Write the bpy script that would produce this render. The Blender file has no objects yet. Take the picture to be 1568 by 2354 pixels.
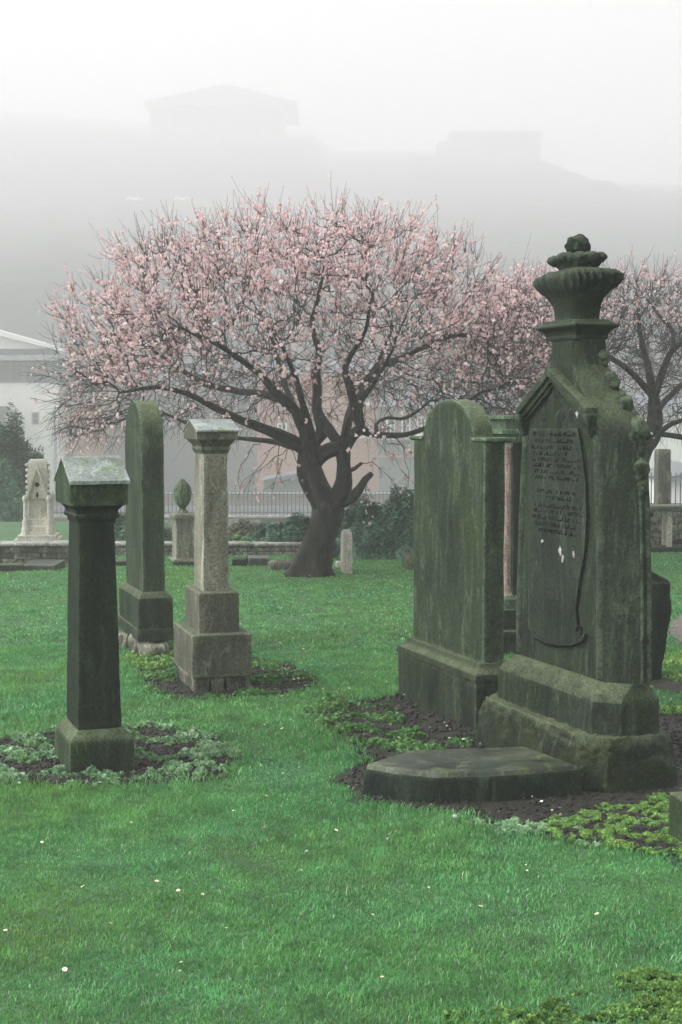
import bpy, bmesh, math, random
import numpy as np
from mathutils import Vector, Matrix, noise
R = math.radians
C = bpy.context.scene.collection
rng = np.random.default_rng(7)
random.seed(7)

# ------------------------------------------------------------------ camera, sky, light, exposure
F = 3268.0; CAMZ = 1.6; PITCH = math.atan(211.5 / F)
cam_d = bpy.data.cameras.new('camera'); cam = bpy.data.objects.new('camera', cam_d); C.objects.link(cam)
cam_d.sensor_fit = 'VERTICAL'; cam_d.sensor_height = 36.0; cam_d.lens = 50.0
cam_d.clip_start = 0.1; cam_d.clip_end = 2000
cam.location = (0, 0, CAMZ); cam.rotation_euler = (R(90) - PITCH, 0, 0)
sc = bpy.context.scene; sc.camera = cam

w = bpy.data.worlds.new('World'); sc.world = w; w.use_nodes = True
nt = w.node_tree; nt.nodes.clear()
sky = nt.nodes.new('ShaderNodeTexSky'); sky.sky_type = 'NISHITA'; sky.sun_disc = False
sky.sun_elevation = R(42); sky.sun_rotation = R(270); sky.air_density = 1.0; sky.dust_density = 6.0; sky.ozone_density = 1.0
hs = nt.nodes.new('ShaderNodeHueSaturation'); hs.inputs['Saturation'].default_value = 0.012
bg = nt.nodes.new('ShaderNodeBackground'); bg.inputs['Strength'].default_value = 0.15
wo = nt.nodes.new('ShaderNodeOutputWorld')
nt.links.new(sky.outputs[0], hs.inputs['Color']); nt.links.new(hs.outputs[0], bg.inputs[0]); nt.links.new(bg.outputs[0], wo.inputs[0])

sun_d = bpy.data.lights.new('sun', 'SUN'); sun = bpy.data.objects.new('sun', sun_d); C.objects.link(sun)
sun_d.energy = 1.2; sun_d.angle = R(60); sun_d.color = (1.0, 0.975, 0.95)
_az = R(270); _el = R(42)   # compass-like azimuth used by the sky (0 = +Y, clockwise)
sd = Vector((math.sin(_az) * math.cos(_el), math.cos(_az) * math.cos(_el), math.sin(_el)))
sun.rotation_euler = (-sd).to_track_quat('-Z', 'Y').to_euler()

sc.view_settings.view_transform = 'Standard'; sc.view_settings.look = 'None'; sc.view_settings.gamma = 1
sc.view_settings.exposure = 1.22
sc.render.engine = 'CYCLES'
sc.cycles.volume_bounces = 2; sc.cycles.max_bounces = 8; sc.cycles.transparent_max_bounces = 8

HAZE_DENSITY = 0.0050

# ------------------------------------------------------------------ helpers
cth, sth = math.cos(PITCH), math.sin(PITCH)
def at(x, y, z=0.0):
    """world point at height z seen at picture position x, y (1568 px wide picture)"""
    a = (x - 784) / F; b = (1176.5 - y) / F
    dy = cth + b * sth; dz = b * cth - sth
    t = (z - CAMZ) / dz
    return Vector((a * t, dy * t, z))
def atY(x, y, Y):
    a = (x - 784) / F; b = (1176.5 - y) / F
    dy = cth + b * sth; dz = b * cth - sth
    t = Y / dy
    return Vector((a * t, Y, CAMZ + dz * t))

def link(name, me, mats, parent=None):
    o = bpy.data.objects.new(name, me); C.objects.link(o)
    for m in (mats if isinstance(mats, (list, tuple)) else [mats]): me.materials.append(m)
    if parent is not None: o.parent = parent
    return o
def tag(o, label=None, cat=None, group=None, kind=None):
    if label: o['label'] = label
    if cat: o['category'] = cat
    if group: o['group'] = group
    if kind: o['kind'] = kind
    return o
def thing(name, label, cat, loc=(0, 0, 0), rz=0.0, group=None, rx=0, ry=0):
    o = bpy.data.objects.new(name, None); C.objects.link(o)
    o.empty_display_size = .1
    o.location = loc; o.rotation_euler = (rx, ry, rz)
    return tag(o, label, cat, group)
def copy_tree(o, parent=None):
    c = o.copy(); C.objects.link(c); c.parent = parent
    for ch in [q for q in bpy.data.objects if q.parent == o]: copy_tree(ch, c)
    return c

def bm_obj(name, bm, mats, parent=None, smooth=35, loc=None):
    bmesh.ops.recalc_face_normals(bm, faces=bm.faces)
    me = bpy.data.meshes.new(name); bm.to_mesh(me); bm.free()
    if smooth:
        me.polygons.foreach_set('use_smooth', [True] * len(me.polygons))
        me.set_sharp_from_angle(angle=R(smooth))
    o = link(name, me, mats, parent)
    if loc: o.location = loc
    return o

def np_mesh(name, V, Fc, mats, parent=None, rnd=None, smooth=False):
    V = np.asarray(V, dtype=np.float32).reshape(-1, 3); Fc = np.asarray(Fc, dtype=np.int32)
    k = Fc.shape[1]; n = len(Fc)
    me = bpy.data.meshes.new(name)
    me.vertices.add(len(V)); me.vertices.foreach_set('co', V.ravel())
    me.loops.add(n * k); me.loops.foreach_set('vertex_index', Fc.ravel())
    me.polygons.add(n)
    me.polygons.foreach_set('loop_start', np.arange(0, n * k, k, dtype=np.int32))
    me.polygons.foreach_set('loop_total', np.full(n, k, dtype=np.int32))
    if smooth: me.polygons.foreach_set('use_smooth', np.ones(n, dtype=bool))
    if rnd is not None:
        a = me.attributes.new('rnd', 'FLOAT', 'POINT'); a.data.foreach_set('value', np.asarray(rnd, dtype=np.float32))
    me.update(calc_edges=True)
    return link(name, me, mats, parent)

# cross-section loops
def rect(hx, hy, cx=0, cy=0): return [(cx - hx, cy - hy), (cx + hx, cy - hy), (cx + hx, cy + hy), (cx - hx, cy + hy)]
def superel(hx, hy, n=32, p=3.0, cx=0, cy=0, mod=0, k=0, ph=0):
    out = []
    for i in range(n):
        t = 2 * math.pi * i / n; c, s = math.cos(t), math.sin(t)
        m = 1 + mod * math.cos(k * t + ph)
        out.append((cx + hx * m * math.copysign(abs(c) ** (2 / p), c), cy + hy * m * math.copysign(abs(s) ** (2 / p), s)))
    return out
def add_loft(bm, levels, cap=True):
    rows = [[bm.verts.new((x, y, z)) for x, y in pts] for z, pts in levels]
    n = len(rows[0])
    for a, b in zip(rows[:-1], rows[1:]):
        for i in range(n): bm.faces.new((a[i], a[(i + 1) % n], b[(i + 1) % n], b[i]))
    if cap:
        bm.faces.new(list(reversed(rows[0]))); bm.faces.new(rows[-1])
    return rows
def add_box(bm, x0, x1, y0, y1, z0, z1):
    add_loft(bm, [(z0, [(x0, y0), (x1, y0), (x1, y1), (x0, y1)]), (z1, [(x0, y0), (x1, y0), (x1, y1), (x0, y1)])])
def add_prism(bm, pts, axis, a, b):
    """polygon pts extruded along axis ('x' : pts are (y,z); 'y' : pts are (x,z); 'z' : (x,y))"""
    f = {'x': lambda p, t: (t, p[0], p[1]), 'y': lambda p, t: (p[0], t, p[1]), 'z': lambda p, t: (p[0], p[1], t)}[axis]
    A = [bm.verts.new(f(p, a)) for p in pts]; B = [bm.verts.new(f(p, b)) for p in pts]
    n = len(pts)
    for i in range(n): bm.faces.new((A[i], A[(i + 1) % n], B[(i + 1) % n], B[i]))
    bm.faces.new(A); bm.faces.new(list(reversed(B)))
def bevel_sharp(bm, off, ang=28, seg=2):
    bmesh.ops.recalc_face_normals(bm, faces=bm.faces)
    es = [e for e in bm.edges if len(e.link_faces) == 2 and e.calc_face_angle(0) > R(ang)]
    if es: bmesh.ops.bevel(bm, geom=es, offset=off, segments=seg, profile=.6, affect='EDGES', clamp_overlap=True)
def refine(bm, L, it=5):
    bmesh.ops.triangulate(bm, faces=[f for f in bm.faces if len(f.verts) > 4])
    for _ in range(it):
        es = [e for e in bm.edges if e.calc_length() > L]
        if not es: break
        bmesh.ops.subdivide_edges(bm, edges=es, cuts=1, use_grid_fill=True)
        bmesh.ops.triangulate(bm, faces=[f for f in bm.faces if len(f.verts) > 4])
def weather(bm, amp, freq=8.0, seed=0.0, fine=0.0):
    bm.normal_update()
    off = Vector((seed * 3.1, seed * 1.7, seed * 5.3))
    for v in bm.verts:
        p = v.co * freq + off
        d = noise.noise(p) * amp
        if fine: d += noise.noise(p * 4.3) * fine
        v.co += v.normal * d
def stone(name, bm, mats, parent, bev=.006, L=.06, amp=.003, freq=7, seed=0, fine=.001, smooth=40, ang=28):
    if bev: bevel_sharp(bm, bev, ang)
    refine(bm, L); weather(bm, amp, freq, seed, fine)
    return bm_obj(name, bm, mats, parent, smooth)

# ------------------------------------------------------------------ materials
def new_mat(name):
    m = bpy.data.materials.new(name); m.use_nodes = True
    nt = m.node_tree; b = nt.nodes['Principled BSDF']
    return m, nt, b
def N(nt, t, **kw):
    n = nt.nodes.new(t)
    for k, v in kw.items():
        if hasattr(n, k) and not isinstance(v, dict): setattr(n, k, v)
    return n
def noise_n(nt, vec, scale, detail=6, rough=.6, dist=0.0):
    n = nt.nodes.new('ShaderNodeTexNoise'); n.inputs['Scale'].default_value = scale
    n.inputs['Detail'].default_value = detail; n.inputs['Roughness'].default_value = rough; n.inputs['Distortion'].default_value = dist
    nt.links.new(vec, n.inputs['Vector']); return n.outputs['Fac']
def ramp(nt, fac, stops):
    r = nt.nodes.new('ShaderNodeValToRGB'); el = r.color_ramp.elements
    while len(el) < len(stops): el.new(.5)
    for e, (p, c) in zip(el, stops):
        e.position = p; e.color = (c[0], c[1], c[2], 1) if hasattr(c, '__len__') else (c, c, c, 1)
    nt.links.new(fac, r.inputs[0]); return r.outputs[0]
def mix(nt, fac, a, b, mode='MIX'):
    m = nt.nodes.new('ShaderNodeMix'); m.data_type = 'RGBA'; m.blend_type = mode
    for sock, v in ((0, fac), (6, a), (7, b)):
        if hasattr(v, 'is_linked') or isinstance(v, bpy.types.NodeSocket): nt.links.new(v, m.inputs[sock])
        else: m.inputs[sock].default_value = v if sock == 0 else (v[0], v[1], v[2], 1)
    return m.outputs[2]
def mapping(nt, vec, scale, rot=(0, 0, 0)):
    m = nt.nodes.new('ShaderNodeMapping'); m.inputs['Scale'].default_value = scale; m.inputs['Rotation'].default_value = rot
    nt.links.new(vec, m.inputs['Vector']); return m.outputs[0]
def bump(nt, b, h, strength=.4, dist=.01):
    n = nt.nodes.new('ShaderNodeBump'); n.inputs['Strength'].default_value = strength; n.inputs['Distance'].default_value = dist
    nt.links.new(h, n.inputs['Height']); nt.links.new(n.outputs[0], b.inputs['Normal'])

DARKER = dict(dark_sandstone=.27, blackened_sandstone=.21, mossy_sandstone=.31, lichened_sandstone=.40, tan_sandstone=1.2, tan_sandstone_base=.66, rubble_stone=.8, rough_mossy_stone=.24, slate_grey_panel=.26, wet_flat_slab=.36, wet_bark=.2, pale_carved_stone=1.15, pink_granite=.8, wet_capstone=1.1)
def k_spec(n): return n in ('wet_capstone', 'wet_flat_slab')
def stone_mat(name, dark, mid, moss=(.035, .06, .02), moss_lo=.52, moss_hi=.72, streak=.5, rough=(.55, .85), seed=0.0, pale=None, pale_lo=.68, bumps=.6, lichen_toplight=0.0):
    if name in DARKER: k = DARKER[name]; dark, mid, moss = [tuple(x * k for x in c) for c in (dark, mid, moss)]
    m, nt, b = new_mat(name)
    tc = nt.nodes.new('ShaderNodeTexCoord')
    v = nt.nodes.new('ShaderNodeVectorMath'); v.operation = 'ADD'; v.inputs[1].default_value = (seed, seed * 2.3, seed * .7)
    nt.links.new(tc.outputs['Object'], v.inputs[0]); P = v.outputs[0]
    if name in DARKER and name not in ('pale_carved_stone', 'pink_granite', 'wet_capstone', 'tan_sandstone', 'tan_sandstone_base', 'wet_bark', 'rubble_stone'):
        dark = (dark[0] * .55, dark[1] * .8, dark[2] * .85); mid = (mid[0] * 1.45, mid[1] * 1.75, mid[2] * 1.6); moss = tuple(x * 1.7 for x in moss)
    big = noise_n(nt, P, 3.2, 8, .62, .4)
    st = noise_n(nt, mapping(nt, P, (11, 11, 1.5)), 1.0, 8, .7, 1.2)
    fine = noise_n(nt, P, 75, 4, .7)
    grain = noise_n(nt, P, 260, 2, .7)
    col = ramp(nt, big, [(.36, dark), (.64, mid)])
    stc = ramp(nt, st, [(.32, tuple(x * .6 for x in dark)), (.5, tuple((x + y) / 2 for x, y in zip(dark, mid))), (.68, tuple(x * 1.35 for x in mid))])
    col = mix(nt, streak, col, stc)
    mo = ramp(nt, noise_n(nt, mapping(nt, P, (1, 1, .55)), 4.1, 7, .62, .6), [(moss_lo, 0.0), (moss_hi, 1.0)])
    mf = nt.nodes.new('ShaderNodeMath'); mf.operation = 'MULTIPLY'; mf.inputs[1].default_value = .8
    nt.links.new(mo, mf.inputs[0])
    col = mix(nt, mf.outputs[0], col, moss)
    bl = ramp(nt, noise_n(nt, mapping(nt, P, (1.8, 1.8, .45)), 6.5, 10, .74, 1.0), [(.53, 0.0), (.62, .6)])
    col = mix(nt, bl, col, tuple(min(.6, x * 1.9) for x in mid))
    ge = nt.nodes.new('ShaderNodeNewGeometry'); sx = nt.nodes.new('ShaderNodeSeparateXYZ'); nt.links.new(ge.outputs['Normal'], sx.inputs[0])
    if lichen_toplight:   # lichens on ledges, plus skylight on upward faces painted into the colour
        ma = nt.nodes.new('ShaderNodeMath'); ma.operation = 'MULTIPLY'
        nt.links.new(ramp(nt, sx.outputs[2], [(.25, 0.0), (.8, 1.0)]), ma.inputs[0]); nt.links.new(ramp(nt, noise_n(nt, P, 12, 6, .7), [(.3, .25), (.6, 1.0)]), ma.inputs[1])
        mb = nt.nodes.new('ShaderNodeMath'); mb.operation = 'MULTIPLY'; mb.inputs[1].default_value = lichen_toplight; nt.links.new(ma.outputs[0], mb.inputs[0])
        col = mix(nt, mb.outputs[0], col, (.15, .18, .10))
    wear_highlight = mix(nt, 1.0, ramp(nt, ge.outputs['Pointiness'], [(.515, 0.0), (.56, 1.0)]), ramp(nt, noise_n(nt, P, 16, 6, .7), [(.38, 0.0), (.6, .75)]), 'MULTIPLY')  # worn convex edges paled, with edge highlights painted into the colour
    col = mix(nt, wear_highlight, col, tuple(min(.5, x * 2.4 + .02) for x in mid))
    if pale:
        pl = ramp(nt, noise_n(nt, P, 9, 5, .6, .8), [(pale_lo, 0.0), (pale_lo + .05, 1.0)])
        col = mix(nt, pl, col, pale)
    g = ramp(nt, fine, [(.28, .42), (.72, 1.6)])
    col = mix(nt, 1.0, col, g, 'MULTIPLY')
    g2 = ramp(nt, grain, [(.2, .8), (.8, 1.2)])
    col = mix(nt, 1.0, col, g2, 'MULTIPLY')
    nt.links.new(col, b.inputs['Base Color'])
    rr = ramp(nt, big, [(.3, rough[0]), (.7, rough[1])]); nt.links.new(rr, b.inputs['Roughness'])
    b.inputs['Specular IOR Level'].default_value = .35 if k_spec(name) else .10
    hh = mix(nt, .5, fine, grain)
    hh = mix(nt, .45, hh, noise_n(nt, P, 22, 8, .72, .3))
    bump(nt, b, hh, min(1, bumps * 1.5), .010)
    return m

M = {}
M['dark'] = stone_mat('dark_sandstone', (.031, .038, .030), (.090, .104, .070), (.045, .074, .020), .46, .68, .5, seed=1, lichen_toplight=.55)
M['dark2'] = stone_mat('blackened_sandstone', (.026, .035, .029), (.072, .088, .064), (.036, .062, .018), .47, .68, .5, seed=4, lichen_toplight=.3)
M['green'] = stone_mat('mossy_sandstone', (.044, .056, .038), (.110, .130, .084), (.055, .098, .026), .46, .66, .55, seed=8, lichen_toplight=.7)
M['greenpale'] = stone_mat('lichened_sandstone', (.070, .092, .062), (.170, .215, .140), (.085, .130, .045), .5, .7, .45, seed=9, lichen_toplight=.7)
M['tan'] = stone_mat('tan_sandstone', (.092, .094, .072), (.225, .220, .172), (.090, .110, .055), .58, .8, .5, seed=12, lichen_toplight=.5)
M['tanbase'] = stone_mat('tan_sandstone_base', (.082, .088, .066), (.182, .182, .138), (.075, .092, .045), .55, .8, .35, seed=15, lichen_toplight=.5)
M['wet'] = stone_mat('wet_capstone', (.07, .09, .08), (.19, .225, .205), (.10, .15, .06), .56, .66, .0, (.12, .35), seed=20, bumps=.15)
M['rubble'] = stone_mat('rubble_stone', (.040, .044, .036), (.17, .172, .130), (.05, .075, .03), .5, .7, .1, seed=25, pale=(.32, .27, .2), pale_lo=.66, bumps=1.0)
M['fnd'] = stone_mat('rough_mossy_stone', (.030, .040, .034), (.095, .105, .070), (.060, .085, .026), .45, .62, .1, seed=29, bumps=1.0, lichen_toplight=.6)
M['panel'] = stone_mat('slate_grey_panel', (.036, .044, .037), (.088, .097, .074), (.035, .055, .03), .6, .8, .45, seed=33, pale=(.30, .28, .20), pale_lo=.735)
M['slab'] = stone_mat('wet_flat_slab', (.045, .055, .042), (.125, .125, .092), (.22, .30, .05), .52, .60, .0, (.25, .55), seed=37, bumps=.4)
M['white_stone'] = stone_mat('pale_carved_stone', (.30, .28, .22), (.58, .55, .46), (.16, .17, .09), .62, .8, .3, seed=41)
M['pink'] = stone_mat('pink_granite', (.17, .115, .10), (.36, .25, .21), (.08, .08, .05), .6, .8, .6, seed=44, pale=(.6, .52, .42), pale_lo=.72)
M['pale_carve'] = stone_mat('lichen_fleck', (.28, .26, .2), (.45, .42, .33), seed=52)

def simple_mat(name, col, rough=.7, spec=.3, var=.25, scale=4.0, bumpst=.2, metallic=0.0, stretch=(1, 1, 1)):
    m, nt, b = new_mat(name)
    tc = nt.nodes.new('ShaderNodeTexCoord')
    f = noise_n(nt, mapping(nt, tc.outputs['Object'], stretch), scale, 7, .62)
    c = ramp(nt, f, [(.3, tuple(x * (1 - var) for x in col)), (.7, tuple(min(1, x * (1 + var)) for x in col))])
    nt.links.new(c, b.inputs['Base Color']); b.inputs['Roughness'].default_value = rough
    b.inputs['Specular IOR Level'].default_value = spec; b.inputs['Metallic'].default_value = metallic
    if bumpst: bump(nt, b, noise_n(nt, tc.outputs['Object'], scale * 9, 4, .6), bumpst, .02)
    return m

def leaf_mat(name, stops, patch=None, patch_scale=1.2, rough=.55, trans=.0, patch_amt=(.35, .7), patch2=None):
    """colour per leaf/blade from its 'rnd' value, and patches from where it stands"""
    m, nt, b = new_mat(name)
    at_ = nt.nodes.new('ShaderNodeAttribute'); at_.attribute_name = 'rnd'
    c = ramp(nt, at_.outputs['Fac'], stops)
    if patch:
        tc = nt.nodes.new('ShaderNodeTexCoord')
        f = ramp(nt, noise_n(nt, tc.outputs['Object'], patch_scale, 5, .6, .5), [(patch_amt[0], 0.0), (patch_amt[1], 1.0)])
        c = mix(nt, f, c, mix(nt, .6, c, patch))
        if patch2:
            f3 = ramp(nt, noise_n(nt, tc.outputs['Object'], patch_scale * 2.7, 6, .65, .8), [(.5, 0.0), (.68, .6)])
            c = mix(nt, f3, c, patch2)
            f4 = ramp(nt, noise_n(nt, tc.outputs['Object'], patch_scale * 13, 4, .65, .4), [(.62, 0.0), (.72, .5)])
            c = mix(nt, f4, c, (.26, .26, .10))
            f5 = ramp(nt, noise_n(nt, tc.outputs['Object'], patch_scale * .75, 7, .7, 1.2), [(.48, 0.0), (.66, .55)])
            c = mix(nt, f5, c, (.17, .33, .07))
            f6 = ramp(nt, noise_n(nt, tc.outputs['Object'], patch_scale * 4.5, 7, .7, .5), [(.56, 0.0), (.68, .6)])
            c = mix(nt, f6, c, (.045, .16, .055))
        f2 = ramp(nt, noise_n(nt, tc.outputs['Object'], patch_scale * 7, 4, .6), [(.3, .62), (.7, 1.3)])
        c = mix(nt, 1.0, c, f2, 'MULTIPLY')
    nt.links.new(c, b.inputs['Base Color']); b.inputs['Roughness'].default_value = rough
    b.inputs['Specular IOR Level'].default_value = .3
    if trans:
        tr = nt.nodes.new('ShaderNodeBsdfTranslucent'); nt.links.new(c, tr.inputs[0])
        ms = nt.nodes.new('ShaderNodeMixShader'); ms.inputs[0].default_value = trans
        out = nt.nodes['Material Output']
        nt.links.new(b.outputs[0], ms.inputs[1]); nt.links.new(tr.outputs[0], ms.inputs[2]); nt.links.new(ms.outputs[0], out.inputs[0])
    return m
M['grass'] = leaf_mat('lawn_grass', [(0, (.025, .13, .035)), (.45, (.090, .335, .105)), (.8, (.18, .50, .19)), (.93, (.32, .62, .34)), (1, (.62, .76, .55))],
                      (.19, .38, .07), .9, .45, .35, patch2=(.14, .44, .18))
M['moss'] = leaf_mat('yellow_green_moss', [(0, (.08, .17, .04)), (.5, (.24, .40, .09)), (.85, (.42, .54, .17)), (1, (.46, .40, .20))], (.22, .48, .14), 5.0, .8, .2)
M['weed'] = leaf_mat('silver_green_weed', [(0, (.10, .24, .12)), (.5, (.36, .55, .35)), (1, (.75, .84, .68))], (.20, .38, .10), 4, .6, .2)
M['green_weed'] = leaf_mat('green_weed', [(0, (.04, .12, .04)), (.6, (.12, .30, .10)), (1, (.28, .46, .20))], (.16, .28, .06), 4, .6, .2)
M['ivy'] = leaf_mat('ivy_leaf', [(0, (.025, .08, .05)), (.6, (.07, .18, .11)), (.9, (.15, .30, .19)), (1, (.28, .42, .28))], (.08, .15, .09), 2, .5, .15)
M['bramble'] = leaf_mat('bramble_leaf', [(0, (.05, .05, .03)), (.5, (.14, .16, .08)), (.8, (.26, .22, .14)), (1, (.36, .34, .24))], (.10, .17, .08), 2, .7, .1)
M['yew'] = leaf_mat('yew_leaf', [(0, (.03, .09, .045)), (.6, (.08, .20, .10)), (1, (.18, .32, .17))], (.02, .05, .03), 2, .6, .1)
M['blossom'] = leaf_mat('pink_blossom', [(0, (.60, .26, .31)), (.15, (.90, .60, .63)), (.5, (.97, .80, .80)), (1, (.99, .94, .92))], None, rough=.6, trans=.45)
M['bark'] = stone_mat('wet_bark', (.012, .012, .011), (.110, .100, .080), (.085, .125, .055), .52, .64, .7, (.4, .7), seed=60, bumps=1.0)
M['twig'] = simple_mat('twig_bark', (.026, .025, .023), .6, .3, .35, 5, 0)

M['carve'] = simple_mat('cut_groove_dark', (.006, .008, .007), .9, .05, .2, 20, 0)  # even near-black colour for lettering, scroll edge and gable opening
# ground
def ground_mat():
    m, nt, b = new_mat('lawn_ground')
    tc = nt.nodes.new('ShaderNodeTexCoord'); P = tc.outputs['Object']
    f = noise_n(nt, P, 35, 6, .7); g = noise_n(nt, P, 1.3, 5, .6)
    c = ramp(nt, f, [(.3, (.03, .08, .03)), (.6, (.07, .20, .075)), (.8, (.10, .26, .10))])
    c = mix(nt, ramp(nt, g, [(.4, 0.0), (.7, .6)]), c, (.05, .055, .03))
    nt.links.new(c, b.inputs['Base Color']); b.inputs['Roughness'].default_value = .95
    bump(nt, b, f, .8, .02); return m
M['ground'] = ground_mat()
def soil_mat(name='wet_soil', a=(.004, .0035, .003), b_=(.024, .020, .014)):
    m, nt, b = new_mat(name)
    tc = nt.nodes.new('ShaderNodeTexCoord'); P = tc.outputs['Object']
    f = noise_n(nt, P, 30, 8, .7); g = noise_n(nt, P, 5, 5, .6)
    c = ramp(nt, f, [(.3, a), (.65, b_), (.85, tuple(x * 2 for x in b_))])
    c = mix(nt, ramp(nt, g, [(.5, 0.0), (.72, .55)]), c, (.03, .05, .018))
    nt.links.new(c, b.inputs['Base Color']); nt.links.new(ramp(nt, g, [(.3, .5), (.7, .95)]), b.inputs['Roughness'])
    bump(nt, b, f, 1.0, .02); return m
M['soil'] = soil_mat()
M['path'] = soil_mat('gravel_path', (.09, .08, .075), (.20, .17, .16))
M['hill'] = simple_mat('hill_scrub', (.024, .030, .029), .95, .1, .55, .06, 0)
M['hilltree'] = simple_mat('hill_wood', (.030, .040, .038), .95, .1, .5, .12, 0)
M['far_stone'] = simple_mat('far_stone', (.16, .15, .15), .9, .2, .15, .3, 0)
M['render_white'] = simple_mat('white_render', (.88, .87, .84), .85, .2, .05, .6, .05)
M['trim_white'] = simple_mat('white_trim', (.82, .81, .78), .6, .3, .03, 1, 0)
def brick_mat(name, a, b_, mortar):
    m, nt, b = new_mat(name)
    tc = nt.nodes.new('ShaderNodeTexCoord')
    br = nt.nodes.new('ShaderNodeTexBrick')
    br.inputs['Scale'].default_value = 1.0; br.inputs['Brick Width'].default_value = .45; br.inputs['Row Height'].default_value = .15
    br.inputs['Mortar Size'].default_value = .015
    br.inputs['Color1'].default_value = (*a, 1); br.inputs['Color2'].default_value = (*b_, 1); br.inputs['Mortar'].default_value = (*mortar, 1)
    nt.links.new(mapping(nt, tc.outputs['Object'], (1, 1, 1), (R(90), 0, 0)), br.inputs['Vector'])
    f = ramp(nt, noise_n(nt, tc.outputs['Object'], .35, 6, .6), [(.3, .8), (.7, 1.15)])
    nt.links.new(mix(nt, 1.0, br.outputs['Color'], f, 'MULTIPLY'), b.inputs['Base Color']); b.inputs['Roughness'].default_value = .9
    return m
M['brick'] = brick_mat('pink_brick', (.40, .20, .15), (.46, .25, .19), (.44, .34, .29))
M['greywall'] = simple_mat('grey_render', (.16, .19, .18), .9, .2, .12, .4, 0)
M['buffwall'] = simple_mat('buff_stone_wall', (.22, .19, .16), .9, .2, .15, .4, 0)
M['slate'] = simple_mat('slate_roof', (.13, .15, .17), .5, .3, .15, 1.2, 0)
M['glass'] = simple_mat('dull_glass', (.10, .12, .13), .15, .5, .1, .5, 0)
M['iron'] = simple_mat('painted_iron', (.10, .11, .12), .5, .4, .1, 5, 0)
M['lead'] = simple_mat('lead_grey', (.36, .39, .40), .5, .4, .08, 1, 0)
M['asphalt'] = simple_mat('wet_asphalt', (.08, .09, .105), .6, .2, .1, .6, 0)
M['tyre'] = simple_mat('tyre_rubber', (.02, .02, .02), .8, .2, .1, 5, 0)
M['carpaint'] = simple_mat('pale_car_paint', (.75, .76, .77), .25, .5, .02, 5, 0)
M['daisy'] = simple_mat('daisy_petal', (.85, .82, .78), .7, .2, .06, 40, 0)
M['daisy_eye'] = simple_mat('daisy_eye', (.7, .5, .08), .8, .2, .06, 40, 0)

# ------------------------------------------------------------------ the ground, hill and roads
def smooth(a, b, x):
    t = np.clip((x - a) / (b - a), 0, 1); return t * t * (3 - 2 * t)
def terrain(X, Y):
    X = np.asarray(X, float); Y = np.asarray(Y, float)
    und = .012 * np.sin(X * 1.9 + .6) * np.sin(Y * 1.3) - .006
    near = und * (1 - smooth(14, 17, Y))
    ctr = np.interp(Y, [17.3, 22, 48, 80, 115, 900], [0, -.5, -2.75, -5, -6, -6])
    left = np.interp(Y, [17.3, 24, 34, 48, 80, 900], [-.02, -.08, -1.6, -2.75, -5.5, -6])
    k = smooth(-3.1, -2.2, X)
    return near + left * (1 - k) + ctr * k
ys = np.concatenate([np.linspace(-12, 0, 7)[:-1], np.arange(0, 20, .2), np.arange(20, 60, 1.5), np.arange(60, 770, 15), [769.5]])
xs = np.concatenate([np.arange(-299, -30, 12), np.arange(-30, -8, 1), np.arange(-8, 8, .2), np.arange(8, 30, 1), np.arange(30, 300, 12)])
GX, GY = np.meshgrid(xs, ys); GZ = terrain(GX, GY)
ny, nx = GX.shape
idx = np.arange(ny * nx).reshape(ny, nx)
g = np_mesh('ground', np.stack([GX, GY, GZ], -1).reshape(-1, 3), np.stack([idx[:-1, :-1], idx[:-1, 1:], idx[1:, 1:], idx[1:, :-1]], -1).reshape(-1, 4), M['ground'], smooth=True)
tag(g, kind='structure')

def fbm(x, y, s, o=4, seed=0.0):
    v = 0; a = 1
    for i in range(o):
        v += a * noise.noise(Vector((x * s + seed, y * s - seed, seed * .37))); s *= 2.1; a *= .5
    return v
def hill_mesh(name, x0, x1, y0, y1, nx, ny, fz, mat):
    V = []; Fc = []
    for j in range(ny + 1):
        for i in range(nx + 1):
            x = x0 + (x1 - x0) * i / nx; y = y0 + (y1 - y0) * j / ny
            V.append((x, y, fz(x, y)))
    for j in range(ny):
        for i in range(nx):
            a = j * (nx + 1) + i; Fc.append((a, a + 1, a + nx + 2, a + nx + 1))
    return tag(np_mesh(name, V, Fc, mat, smooth=True), kind='structure')
HD = 520.0
def hill_z(x, y):
    px = 784 + F * x / HD
    crest = np.interp(px, [-600, 0, 340, 700, 760, 990, 1260, 1340, 1600, 2400], [280, 305, 332, 340, 380, 378, 385, 430, 450, 470])
    zc = CAMZ + (965 - crest) / F * HD
    z = np.interp(y, [112, 122, 168, 268, 360], [-9, -7, 15.2, 35, 55.0])
    if y > 360: z = 55.0 + (zc - 55.0) * min(1, (y - 360) / (HD - 360))
    if y > HD:
        z2 = CAMZ + (965 - crest + 22) / F * 700; z = zc + (z2 - zc) * min(1, (y - HD) / 180)
    b = 1.5 * max(0, min(1, (y - 122) / 20))
    return float(z + b * fbm(x, y, .09, 5, 3.0))
hill_mesh('hill', -300, 300, 114, 740, 170, 170, hill_z, M['hill'])
def wood_z(x, y):
    t = smooth(40, 84, x); u = math.exp(-((y - 310) / 34) ** 2)
    return float(-10 + (65 + .06 * (x - 70)) * t * u + 5.0 * fbm(x, y, .07, 5, 9.0) * t)
hill_mesh('wooded_hill', 36, 230, 230, 380, 120, 80, wood_z, M['hilltree'])
# road on the hillside, and a road beyond the railings
bm = bmesh.new(); add_box(bm, -62, -30, 356, 364, 53.0, 55.8); tag(bm_obj('hillside_road', bm, M['far_stone'], smooth=0), kind='structure')
bm = bmesh.new(); add_box(bm, -60, 60, 52, 60.5, -4.0, -2.05); tag(bm_obj('road', bm, M['asphalt'], smooth=0), kind='structure')

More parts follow.
